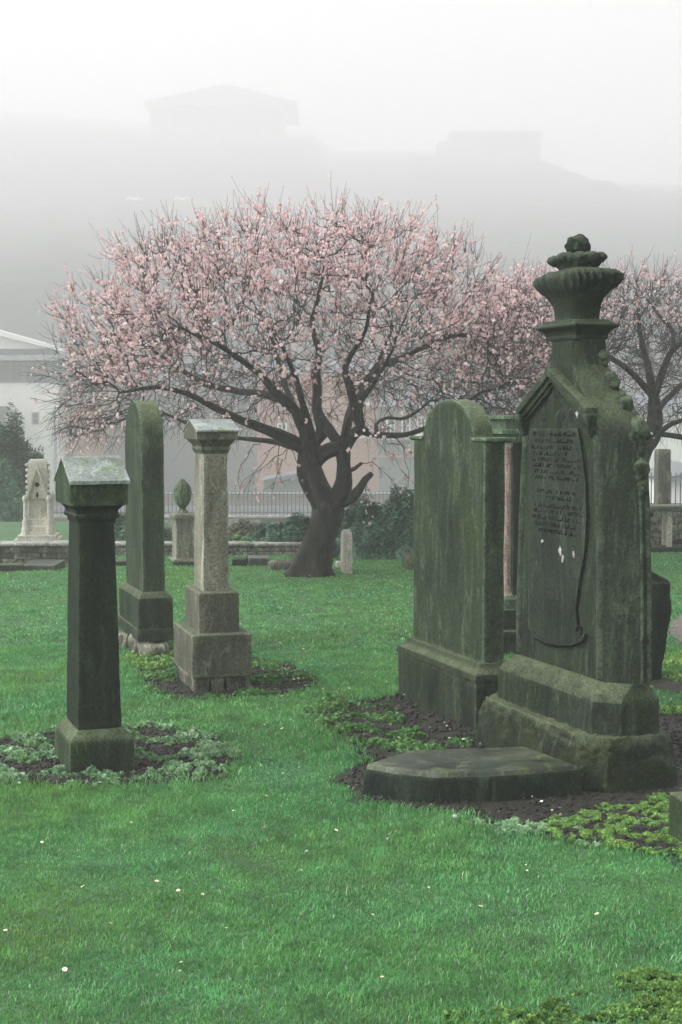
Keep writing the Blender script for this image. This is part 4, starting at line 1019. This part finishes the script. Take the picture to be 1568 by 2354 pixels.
dpx += [(random.gauss(668, 20), random.gauss(1552, 13)) for _ in range(24)] + [(random.gauss(700, 22), random.gauss(1562, 8)) for _ in range(6)]
for _ in range(150):
    dpx.append((random.uniform(0, 1568), 1315 + 240 * random.random() ** 1.5))
for _ in range(30): dpx.append((random.uniform(560, 1120), random.uniform(1560, 1720)))
k = 0
for (px, py) in dpx:
    p = at(px, py); P_ = np.array([[p.x, p.y]])
    if any(inside(P_, f_)[0] for f_ in FOOT): continue
    o = bpy.data.objects.new('daisy', dm[k % 4]); C.objects.link(o); k += 1
    o.location = (p.x, p.y, float(terrain(p.x, p.y))); o.rotation_euler = (random.uniform(-.4, .4), random.uniform(-.4, .4), random.uniform(0, 6.28))
    s = random.uniform(.5, .9); o.scale = (s, s, random.uniform(.7, 1.1))
    tag(o, 'small white daisy dotted in the lawn', 'daisy', 'daisies in the lawn')

# bushes and evergreen
def bush(name, label, c, rad, n, size, mat, seed, cat='bush'):
    r = np.random.default_rng(seed); t = thing(name, label, cat, c)
    u = r.normal(size=(n, 3)); u /= np.linalg.norm(u, axis=1)[:, None]; u[:, 2] = np.abs(u[:, 2]) * 1.0 - .05
    nz = np.array([noise.noise(Vector(q * 2.1 + seed)) * .30 + noise.noise(Vector(q * 5.0 + seed)) * .16 for q in u])
    rr = (.55 + .45 * r.random(n) ** .5) * (1 + nz)
    P = u * rr[:, None] * np.array(rad)
    leaf_cloud('foliage', P, size * (.7 + .6 * r.random(n)), .3, mat, t, seed, rnd=np.clip(r.normal(.45, .22, n), 0, 1))
    bm = bmesh.new()
    for i in range(7):
        a = i * .9; tube(bm, [(0.03 * math.cos(a), .03 * math.sin(a), -.15), (rad[0] * .3 * math.cos(a), rad[1] * .3 * math.sin(a), rad[2] * .4), (rad[0] * .6 * math.cos(a), rad[1] * .6 * math.sin(a), rad[2] * .75)], [.02, .012, .005], 6)
    bm_obj('stem', bm, M['twig'], t)
    return t
bush('ivy_bush', 'dark ivy mound right of the cherry trunk, behind the slim pale stone', (.42, 16.6, -.05), (.62, .4, .72), 26000, .034, M['ivy'], 3)
bush('ivy_bush', 'tall ivy mass beside the broad mossy headstone at the far lawn edge', (.95, 16.5, -.05), (.55, .4, .86), 26000, .034, M['ivy'], 4)
bush('ivy_bush', 'low ivy mound left of the cherry trunk over the rubble wall', (-.62, 17.2, -.05), (.50, .35, .50), 16000, .032, M['ivy'], 5)
bush('ivy_bush', 'low green growth on top of the wall right of the tan pillar', (-1.25, 17.8, -.15), (.55, .3, .30), 9000, .03, M['green_weed'], 6)
bush('shrub', 'small leafy shrub behind the kerb left of the tall round-topped headstone', (-2.75, 18.2, -.1), (.6, .4, .55), 12000, .032, M['ivy'], 8)
bush('shrub', 'low plants on the terrace at the left of the gothic monument', (-4.75, 18.0, -.1), (.45, .4, .22), 6000, .03, M['green_weed'], 9)
bush('bramble', 'tangled bramble on the bank behind the low wall, right of the tan pillar', (-1.55, 21.5, -.65), (.75, .4, .72), 16000, .036, M['bramble'], 31)
bush('bramble', 'tangled bramble on the bank behind the low wall, between the tall headstone and the urn', (-2.9, 21.5, -.6), (.8, .4, .62), 14000, .036, M['bramble'], 32)
bush('bramble', 'tangled bramble on the bank behind the cherry trunk', (-.2, 21.5, -.65), (.8, .4, .66), 14000, .036, M['bramble'], 33)
t = bush('yew_tree', 'dark rounded evergreen at the left edge in front of the white building', (-6.15, 26.0, -.6), (.85, .8, 2.25), 45000, .05, M['yew'], 7, 'evergreen tree')

# ------------------------------------------------------------------ cherry trees
def tree(label, limbs, crown, seed, n_attr, shoot_n, blossom_p, step=.075, cat='cherry tree', tipr=.0024, drops=()):
    """limbs: list of (points (px,py,Y), radii px); crown: dict; space colonization fills the crown, then shoots and blossom"""
    r = np.random.default_rng(seed)
    nodes = []; par = []; rmin = []
    def add_limb(pts, rad, start=None):
        W = [atY(x, y, Y) for x, y, Y in pts]; rd = [q * p[2] / F for q, p in zip(rad, pts)]
        if start is None and nodes:
            dd_ = [(Vector(nodes[i]) - W[0]).length for i in range(len(nodes))]; start = int(np.argmin(dd_))
        prev = start if start is not None else -1
        for i in range(len(W) - 1):
            a, b_ = W[i], W[i + 1]; L = (b_ - a).length; k = max(1, int(L / .06))
            p0 = W[i - 1] if i else a; p3 = W[i + 2] if i + 2 < len(W) else b_
            for j in range(1 if nodes else 0, k + 1):
                t = j / k
                q = .5 * ((2 * a) + (b_ - p0) * t + (2 * p0 - 5 * a + 4 * b_ - p3) * t * t + (3 * a - p0 - 3 * b_ + p3) * t ** 3)
                nodes.append(tuple(q)); par.append(prev); rmin.append(rd[i] * (1 - t) + rd[i + 1] * t); prev = len(nodes) - 1
    for pts, rad in limbs: add_limb(pts, rad)
    c0 = np.array(crown['c']); Rx, Ry, Rt, Rb = crown['r']
    # attraction points in the crown
    A_ = []
    while len(A_) < n_attr:
        u = r.uniform(-1, 1, (4000, 3)); rho = (np.abs(u[:, 0]) ** 2.2 + np.abs(u[:, 1]) ** 2.2) ** (1 / 2.2)
        up = u[:, 2] > 0
        ok = up & ((rho ** 2.7 + np.abs(u[:, 2]) ** 2.2) < 1)
        # skirt below the middle: only near the rim
        ok2 = (~up) & (rho < 1.0) & (rho > .30 + .45 * np.abs(u[:, 2])) 
        sel = ok | ok2
        dens = np.clip(.25 + .9 * np.maximum(rho, np.abs(u[:, 2])) ** 2, 0, 1)
        sel &= r.random(4000) < dens * np.where(up, 1.0, np.where(u[:, 0] < -.3, .45, .7))
        q = u[sel]; z = np.where(q[:, 2] > 0, q[:, 2] * Rt, q[:, 2] * Rb)
        p = np.column_stack([c0[0] + q[:, 0] * Rx, c0[1] + q[:, 1] * Ry, c0[2] + z])
        # lumpy outline
        nz = np.array([noise.noise(Vector(k_) * .9 + Vector((seed, 0, 0))) for k_ in p])
        p = c0 + (p - c0) * (1 + .26 * nz)[:, None]
        A_.extend(p.tolist())
    A_ = np.array(A_[:n_attr])
    Np = np.array(nodes); 
    active = np.array([i for i in range(len(nodes)) if nodes[i][2] > crown['zmin']])
    def nearest(A, ids, best, bi):
        for s in range(0, len(ids), 400):
            idc = ids[s:s + 400]; d_ = np.linalg.norm(A[:, None] - Np[idc][None], axis=2)
            m_ = d_.argmin(1); dm_ = d_[np.arange(len(A)), m_]; upd = dm_ < best
            best[upd] = dm_[upd]; bi[upd] = idc[m_[upd]]
        return best, bi
    best = np.full(len(A_), 1e9); bi = np.zeros(len(A_), int)
    best, bi = nearest(A_, active, best, bi)
    kill = .115
    for it in range(70):
        m_ = best < 1.4
        if not m_.any(): break
        dirs = {}
        v = A_[m_] - Np[bi[m_]]; v /= np.linalg.norm(v, axis=1)[:, None]
        ids = bi[m_]; acc = np.zeros((len(Np), 3)); np.add.at(acc, ids, v)
        gi = np.unique(ids); dv = acc[gi]; ln = np.linalg.norm(dv, axis=1); ok = ln > 1e-3; gi = gi[ok]; dv = dv[ok] / ln[ok][:, None]
        dv += r.normal(0, .33, dv.shape); dv /= np.linalg.norm(dv, axis=1)[:, None]
        newp = Np[gi] + dv * step
        n0 = len(Np); Np = np.vstack([Np, newp]); par.extend(gi.tolist()); rmin.extend([0.0] * len(newp))
        best, bi = nearest(A_, np.arange(n0, len(Np)), best, bi)
        keep = best > kill; A_ = A_[keep]; best = best[keep]; bi = bi[keep]
        if not len(A_) or len(Np) > 22000: break
    n = len(Np); par = np.array(par); rmin = np.array(rmin)
    # radii by the pipe model
    acc = np.zeros(n); kids = np.zeros(n, int)
    for i in range(n - 1, 0, -1):
        if par[i] >= 0: pass
    order = np.arange(n)[::-1]
    rad = np.zeros(n); p_ = 2.2
    for i in order:
        rad[i] = max(acc[i] ** (1 / p_) if acc[i] > 0 else tipr, tipr)
        if par[i] >= 0: acc[par[i]] += rad[i] ** p_; kids[par[i]] += 1
    rad = np.where(rmin > 0, np.maximum(rmin, np.minimum(rad, rmin * 1.25)), np.minimum(rad, .045))
    child = [[] for _ in range(n)]
    for i in range(n):
        if par[i] >= 0: child[par[i]].append(i)
    chains = []
    stack = [0]
    while stack:
        s = stack.pop(); ch = [s] if par[s] < 0 else [par[s], s]
        cur = s
        while child[cur]:
            ks = sorted(child[cur], key=lambda q: -rad[q]); stack.extend(ks[1:]); cur = ks[0]; ch.append(cur)
        chains.append(ch)
    # tubes
    def tubes(name, chs, mat, parent, seg):
        V = []; Fc = []
        for pts, rr in chs:
            m_ = len(pts)
            if m_ < 2: continue
            T = np.gradient(pts, axis=0); T /= (np.linalg.norm(T, axis=1)[:, None] + 1e-9)
            a = np.cross(T[0], [0, 0, 1.]); 
            if np.linalg.norm(a) < .1: a = np.cross(T[0], [1., 0, 0])
            a /= np.linalg.norm(a); base = len(V) * seg
            for k in range(m_):
                a = a - (a @ T[k]) * T[k]; a /= (np.linalg.norm(a) + 1e-9); b_ = np.cross(T[k], a)
                ang = np.arange(seg) * 2 * math.pi / seg
                rk = rr[k]
                if rk > .02:
                    wob = np.array([1 + .26 * noise.noise(Vector(pts[k] * 6 + np.array([math.cos(g_), math.sin(g_), 0]) * 1.6)) + .09 * math.sin(5 * g_ + k * .22) + .07 * math.sin(3 * g_ - k * .3) for g_ in ang]); rk = rk * wob[:, None]
                V.append(pts[k] + rk * (np.cos(ang)[:, None] * a + np.sin(ang)[:, None] * b_))
            for k in range(m_ - 1):
                o_ = base + k * seg
                for q in range(seg): Fc.append((o_ + q, o_ + (q + 1) % seg, o_ + seg + (q + 1) % seg, o_ + seg + q))
        return np_mesh(name, np.concatenate(V), Fc, mat, parent, smooth=True)
    base = Np[0].copy(); base[2] = 0
    t = thing('cherry_tree', label, cat, tuple(base))
    Np = Np - base; c0 = c0 - base
    thick = []; thin = []
    for ch in chains:
        pts = Np[ch]; rr = rad[ch].copy()
        if len(ch) > 1 and par[ch[1]] == ch[0]: rr[0] = min(rr[0], rr[1] * 1.3) if ch[0] != 0 else rr[0]
        if rr.max() > .012: thick.append((pts, rr))
        else: thin.append((pts, rr))
    tk = [c for c in thick if c[1].max() > .04]; md = [c for c in thick if c[1].max() <= .04]
    tubes('trunk', tk, M['bark'], t, 20)
    # shoots
    cand = np.array([i for i in range(n) if rad[i] < .012 and par[i] >= 0])
    wgt = np.array([(3.0 if not child[i] else 1.0) for i in cand]); wgt /= wgt.sum()
    pick = r.choice(cand, shoot_n, p=wgt)
    sh = []; bp = []; bs = []
    for i in pick:
        p = Np[i]; q = Np[par[i]]; dr = p - q; dr /= np.linalg.norm(dr) + 1e-9
        rel = (p - c0) / np.array([Rx, Ry, Rt]); outw = rel / (np.linalg.norm(rel) + 1e-6); rl = np.linalg.norm(rel)
        low = np.clip(-rel[2] * 3 + .25, 0, 1)
        if low > .5 and r.random() < .45: continue
        dvec = dr * .7 + outw * .55 + np.array([0, 0, .38 * (1 - low) - .30 * low]) + r.normal(0, .50, 3)
        dvec /= np.linalg.norm(dvec); L = r.uniform(.08, .30) * (1.2 if rl > .8 else .9) * (1.8 if (r.random() < .025 and rl > .8) else 1)
        k = 5; pts = [p]; dcur = dvec
        for j in range(k - 1):
            dcur = dcur + r.normal(0, .10, 3) + np.array([0, 0, (.10 if rel[2] > .1 else -.10)]); dcur /= np.linalg.norm(dcur); pts.append(pts[-1] + dcur * L / (k - 1))
        pts = np.array(pts); sh.append((pts, np.linspace(min(rad[i], .0032), .0012, k)))
        pb = blossom_p(rel, rl) * min(1.5, max(.25, 1 + 1.5 * noise.noise(Vector(p) * 1.7 + Vector((seed, 3, 1)))))
        if r.random() < pb * 1.6:
            m_ = r.integers(2, 8) if r.random() < pb else r.integers(1, 3)
            ncl = 1 + (m_ > 3) + (r.random() < .3)
            for c_ in range(ncl):
                f_ = r.random() * (k - 1); jj = int(f_); q = pts[jj] * (1 - f_ + jj) + pts[min(jj + 1, k - 1)] * (f_ - jj)
                for _ in range(max(1, m_ // ncl)):
                    bp.append(q + r.normal(0, .011, 3)); bs.append(r.uniform(.012, .0215) * (1.3 if rl < .75 else 1.0))
    for poly in drops:
        W = np.array([list(atY(*q)) for q in poly]) - base
        m2 = 10; tt_ = np.linspace(0, len(W) - 1, m2); pts = np.array([W[min(int(q), len(W) - 2)] * (1 - (q - min(int(q), len(W) - 2))) + W[min(int(q), len(W) - 2) + 1] * (q - min(int(q), len(W) - 2)) for q in tt_])
        pts[1:] += r.normal(0, .012, (m2 - 1, 3)); sh.append((pts, np.linspace(.0055, .0014, m2)))
        for q_ in range(9):
            j = r.integers(2, m2 - 1); dd_ = pts[j + 1 if j + 1 < m2 else j] - pts[j - 1]; dd_ /= np.linalg.norm(dd_) + 1e-9; dd_ = dd_ + r.normal(0, .6, 3); dd_ /= np.linalg.norm(dd_)
            L = r.uniform(.06, .2); e = np.array([pts[j] + dd_ * L * u_ + np.array([0, 0, -.04 * u_ * u_]) for u_ in (0, .4, 1)]); sh.append((e, np.array([.0025, .002, .0012])))
            if r.random() < .6:
                for _ in range(2): bp.append(e[r.integers(1, 3)] + r.normal(0, .01, 3)); bs.append(r.uniform(.012, .022))
    br_ = tubes('branches', md + thin, M['twig'], t, 5)
    tubes('twigs', sh, M['twig'], t, 3)
    # blossom: two whorls of crumpled petals
    bp = np.array(bp); bs = np.array(bs); nb = len(bp)
    nrm = r.normal(size=(nb, 3)) + [0, -.2, .3]; nrm /= np.linalg.norm(nrm, axis=1)[:, None]
    a = np.cross(nrm, r.normal(size=(nb, 3))); a /= np.linalg.norm(a, axis=1)[:, None]; b_ = np.cross(nrm, a)
    Vv = []; Rv = []
    tone = np.clip(r.normal(.55, .2, nb), .05, 1)
    for (cnt, rr_, lift, ph) in ((5, 1.0, .15, 0), (5, .72, .6, .6), (3, .85, -.55, .3)):
        for k in range(cnt):
            g_ = 2 * math.pi * k / cnt + ph + r.normal(0, .12, nb); c, s = np.cos(g_)[:, None], np.sin(g_)[:, None]
            dvec = a * c + b_ * s; tv = -a * s + b_ * c; sz = (bs * rr_ * (.8 + .4 * r.random(nb)))[:, None]
            lf = nrm * sz * lift
            Vv.append(np.stack([bp - nrm * bs[:, None] * .1, bp + dvec * sz * .62 + tv * sz * .45 + lf * .6, bp + dvec * sz + lf, bp + dvec * sz * .62 - tv * sz * .45 + lf * .6], 1))
            tt = np.clip(tone + r.normal(0, .1, nb), 0, 1); Rv.append(np.stack([tt * .35, tt, np.minimum(tt + .15, 1), tt], 1))
    Vv = np.stack(Vv, 1).reshape(-1, 3); Rv = np.stack(Rv, 1).reshape(-1)
    bl = np_mesh('blossom', Vv, np.arange(len(Vv)).reshape(-1, 4), M['blossom'], t, Rv)
    print('tree', n, 'nodes', nb, 'blossoms', len(sh), 'shoots')
    return t

Y0 = 14.65
limbs = [
 ([(712, 1334, Y0), (720, 1290, Y0), (734, 1245, Y0), (748, 1205, Y0), (757, 1165, Y0)], [62, 41, 32, 32, 36]),
 ([(757, 1165, Y0), (738, 1140, Y0 + .02), (720, 1100, Y0 + .04), (712, 1062, Y0 + .05), (712, 1025, Y0 + .05), (706, 1000, Y0)], [34, 29, 29, 26, 24, 18]),
 ([(757, 1168, Y0), (781, 1142, Y0 - .03), (793, 1105, Y0 - .05), (791, 1065, Y0 - .05), (788, 1030, Y0 - .05)], [30, 22, 17, 15, 16]),
 ([(712, 1040, Y0 + .05), (672, 1014, Y0), (627, 993, Y0 - .1), (585, 976, Y0 - .2), (545, 962, Y0 - .3), (490, 935, Y0 - .5), (430, 905, Y0 - .6), (360, 890, Y0 - .7), (290, 900, Y0 - .8)], [17, 14, 11, 10, 9, 7, 6, 4, 3]),
 ([(712, 1035, Y0 + .05), (664, 1025, Y0 + .1), (631, 1015, Y0 + .2), (575, 1009, Y0 + .3), (530, 1004, Y0 + .45), (460, 985, Y0 + .7), (380, 950, Y0 + 1.0)], [10, 7, 6, 5, 4.5, 4, 3]),
 ([(706, 1000, Y0), (692, 975, Y0), (680, 945, Y0 - .1), (657, 922, Y0 - .2), (626, 894, Y0 - .3), (600, 862, Y0 - .4), (555, 828, Y0 - .55), (500, 792, Y0 - .8), (430, 760, Y0 - 1.0)], [15, 13, 11, 12, 10, 8, 6, 5, 3]),
 ([(657, 922, Y0 - .2), (600, 905, Y0 + .1), (540, 898, Y0 + .4), (470, 880, Y0 + .7), (400, 840, Y0 + 1.0), (330, 790, Y0 + 1.2)], [9, 8, 7, 6, 4, 3]),
 ([(714, 1020, Y0 + .05), (740, 998, Y0 + .1), (735, 965, Y0 + .1), (727, 940, Y0 + .1), (729, 900, Y0 + .1), (726, 860, Y0 + .1), (733, 810, Y0 + .2), (718, 750, Y0 + .3), (730, 690, Y0 + .4), (745, 620, Y0 + .4)], [13, 14, 12, 12, 10, 10, 7, 6, 4, 3]),
 ([(787, 1034, Y0 - .05), (766, 1003, Y0), (748, 978, Y0 + .05), (735, 958, Y0 + .1)], [15, 12, 11, 10]),
 ([(722, 1070, Y0 + .05), (748, 1040, Y0), (785, 1028, Y0 - .05)], [18, 17, 14]),
 ([(787, 1034, Y0 - .05), (811, 1000, Y0 - .1), (829, 984, Y0 - .1), (822, 958, Y0 - .15), (813, 928, Y0 - .2), (807, 897, Y0 - .25), (797, 868, Y0 - .3), (795, 842, Y0 - .4), (812, 808, Y0 - .5), (840, 760, Y0 - .7), (850, 700, Y0 - .9)], [15, 13, 13, 11, 10, 9, 8, 7, 6, 4, 3]),
 ([(820, 950, Y0 - .15), (829, 920, Y0 - .1), (838, 890, Y0), (853, 862, Y0 + .05), (880, 840, Y0 + .1), (930, 820, Y0 + .2), (990, 790, Y0 + .4), (1050, 770, Y0 + .5), (1120, 780, Y0 + .6)], [9, 9, 8, 8, 7, 6, 5, 4, 3]),
 ([(829, 984, Y0 - .1), (856, 998, Y0 - .15), (897, 1000, Y0 - .3), (938, 998, Y0 - .4), (985, 980, Y0 - .6), (1040, 945, Y0 - .8), (1110, 900, Y0 - 1.0)], [10, 8, 6, 6, 5, 4, 3]),
 ([(870, 1000, Y0 - .2), (865, 975, Y0 - .2), (890, 960, Y0 - .1), (935, 960, Y0), (990, 920, Y0 + .2)], [5, 4, 4, 4, 3]),
 ([(783, 1160, Y0 - .03), (812, 1142, Y0 - .1), (829, 1120, Y0 - .15), (840, 1102, Y0 - .18), (855, 1088, Y0 - .2)], [14, 12, 9, 8, 6]),
 ([(800, 1090, Y0 - .05), (815, 1078, Y0 - .1), (832, 1064, Y0 - .12)], [7, 5, 4]),
 ([(706, 1000, Y0), (690, 960, Y0 + .3), (660, 900, Y0 + .7), (640, 830, Y0 + 1.1), (620, 760, Y0 + 1.4)], [11, 9, 7, 5, 3]),
 ([(788, 1030, Y0 - .05), (800, 960, Y0 + .3), (830, 890, Y0 + .8), (870, 830, Y0 + 1.2), (900, 760, Y0 + 1.5)], [11, 8, 7, 5, 3]),
 ([(720, 1010, Y0), (700, 940, Y0 - .5), (680, 870, Y0 - 1.0), (650, 800, Y0 - 1.4)], [10, 8, 6, 3]),
 ([(790, 1030, Y0 - .05), (810, 950, Y0 - .6), (860, 880, Y0 - 1.1), (900, 810, Y0 - 1.5)], [9, 7, 5, 3]),
]
drops = [[(640, 1018, Y0), (610, 1045, Y0), (585, 1090, Y0 - .1), (570, 1140, Y0 - .1)], [(668, 1025, Y0), (650, 1060, Y0), (630, 1110, Y0), (612, 1128, Y0)], [(600, 1010, Y0), (575, 1035, Y0), (552, 1085, Y0), (545, 1120, Y0)],
 [(640, 1018, Y0), (640, 1070, Y0), (650, 1120, Y0)], [(668, 1030, Y0), (690, 1070, Y0), (700, 1110, Y0), (705, 1140, Y0 + .1)], [(560, 1005, Y0), (520, 1030, Y0), (490, 1080, Y0)], [(660, 1030, Y0), (620, 1062, Y0 + .1), (565, 1100, Y0 + .1), (545, 1150, Y0 + .1)],
 [(832, 1064, Y0 - .1), (860, 1062, Y0 - .1), (895, 1095, Y0 - .1), (925, 1140, Y0 - .1)], [(900, 1000, Y0 - .3), (925, 1030, Y0 - .3), (940, 1080, Y0 - .3), (935, 1130, Y0 - .3)], [(860, 998, Y0 - .2), (880, 1030, Y0 - .2), (910, 1060, Y0 - .2), (940, 1100, Y0 - .2)],
 [(845, 1100, Y0 - .1), (842, 1140, Y0 - .1), (838, 1180, Y0 - .1)], [(870, 1000, Y0 - .2), (905, 1020, Y0 - .2), (950, 1040, Y0 - .2)], [(300, 905, Y0 - .8), (230, 925, Y0 - .8), (140, 930, Y0 - .8), (65, 915, Y0 - .8)],
 [(340, 900, Y0 - .7), (280, 935, Y0 - .7), (220, 970, Y0 - .7), (180, 1010, Y0 - .7)], [(300, 905, Y0 - .8), (250, 945, Y0 - .8), (200, 985, Y0 - .8)], [(280, 900, Y0 - .6), (200, 900, Y0 - .6), (130, 905, Y0 - .6), (90, 890, Y0 - .6)], [(330, 905, Y0 - .7), (300, 950, Y0 - .7), (285, 1000, Y0 - .7)]]
def bpr(rel, rl):
    v = .05 + .62 * max(0, min(1, (rel[2] + .10) * 1.5)) * max(0, min(1, (rl - .35) * 2.0))
    if rel[0] < -.55 and rel[2] > -.05: v += .22
    elif rl > .85 and rel[2] <= 0: v += .12
    return min(v, 1.0)
tree('spreading cherry tree in pink blossom with a crooked dark trunk, mid-lawn', limbs,
     dict(c=(-.42, Y0, 2.05), r=(2.60, 2.05, 1.56, .60), zmin=1.35), 11, 6000, 13500, bpr, drops=drops)

Y1 = 16.4
limbs2 = [
 ([(1445, 1312, Y1), (1438, 1230, Y1), (1445, 1150, Y1), (1462, 1070, Y1), (1488, 1010, Y1), (1505, 970, Y1), (1505, 925, Y1)], [34, 26, 24, 22, 20, 18, 15]),
 ([(1505, 925, Y1), (1496, 870, Y1), (1484, 820, Y1 + .1), (1470, 760, Y1 + .2), (1468, 700, Y1 + .3)], [13, 9, 7, 5, 3]),
 ([(1503, 915, Y1), (1470, 875, Y1 - .1), (1445, 850, Y1 - .2), (1400, 820, Y1 - .4), (1340, 790, Y1 - .6), (1270, 780, Y1 - .7)], [8, 7, 6, 5, 4, 3]),
 ([(1503, 920, Y1), (1525, 850, Y1 - .1), (1546, 805, Y1 - .1), (1590, 770, Y1 - .2), (1640, 720, Y1 - .3)], [9, 8, 7, 5, 3]),
 ([(1546, 805, Y1 - .1), (1545, 760, Y1), (1515, 725, Y1 + .1), (1490, 690, Y1 + .2)], [6, 5, 4, 3]),
 ([(1480, 1020, Y1), (1420, 960, Y1 + .2), (1350, 910, Y1 + .4), (1270, 880, Y1 + .5), (1190, 880, Y1 + .5), (1120, 900, Y1 + .5)], [12, 10, 8, 6, 5, 3]),
 ([(1350, 910, Y1 + .4), (1300, 850, Y1 + .3), (1255, 790, Y1 + .2), (1220, 730, Y1 + .1)], [7, 6, 5, 3]),
 ([(1495, 995, Y1), (1535, 999, Y1 - .2), (1600, 1006, Y1 - .4), (1680, 990, Y1 - .6)], [7, 6, 5, 3]),
 ([(1478, 1050, Y1 - .05), (1503, 1022, Y1 - .2), (1520, 992, Y1 - .3), (1560, 968, Y1 - .5), (1640, 950, Y1 - .7)], [8, 7, 6, 5, 3]),
 ([(1505, 950, Y1), (1550, 900, Y1 + .5), (1600, 860, Y1 + .9), (1680, 830, Y1 + 1.2)], [8, 6, 5, 3]),
]
def bpr2(rel, rl):
    v = .012 + .22 * max(0, min(1, (rel[2] - .35) * 2))
    if rel[0] < -.30: v += .40 * max(0, min(1, rel[2] * 3 + .6))
    return min(v, 1.0)
tree('cherry tree with sparser blossom and bare dark twigs behind the tallest monument', limbs2,
     dict(c=(3.25, Y1, 2.15), r=(2.15, 1.7, 1.02, .66), zmin=1.2), 23, 5200, 12000, bpr2)

# drooping twigs under the main crown are part of the shoots; haze last
HM = bpy.data.materials.new('fog'); HM.use_nodes = True; hn = HM.node_tree; hn.nodes.clear()
pv = hn.nodes.new('ShaderNodeVolumePrincipled'); ho = hn.nodes.new('ShaderNodeOutputMaterial')
pv.inputs['Color'].default_value = (.945, .935, .947, 1); pv.inputs['Density'].default_value = HAZE_DENSITY; pv.inputs['Anisotropy'].default_value = .1
hn.links.new(pv.outputs[0], ho.inputs['Volume'])
bm = bmesh.new(); add_box(bm, -302, 302, -14, 775, -11, 152)
hz = bm_obj('haze', bm, HM, smooth=0); tag(hz, 'pale fog filling the air over the graveyard and hill', 'fog', kind='stuff')
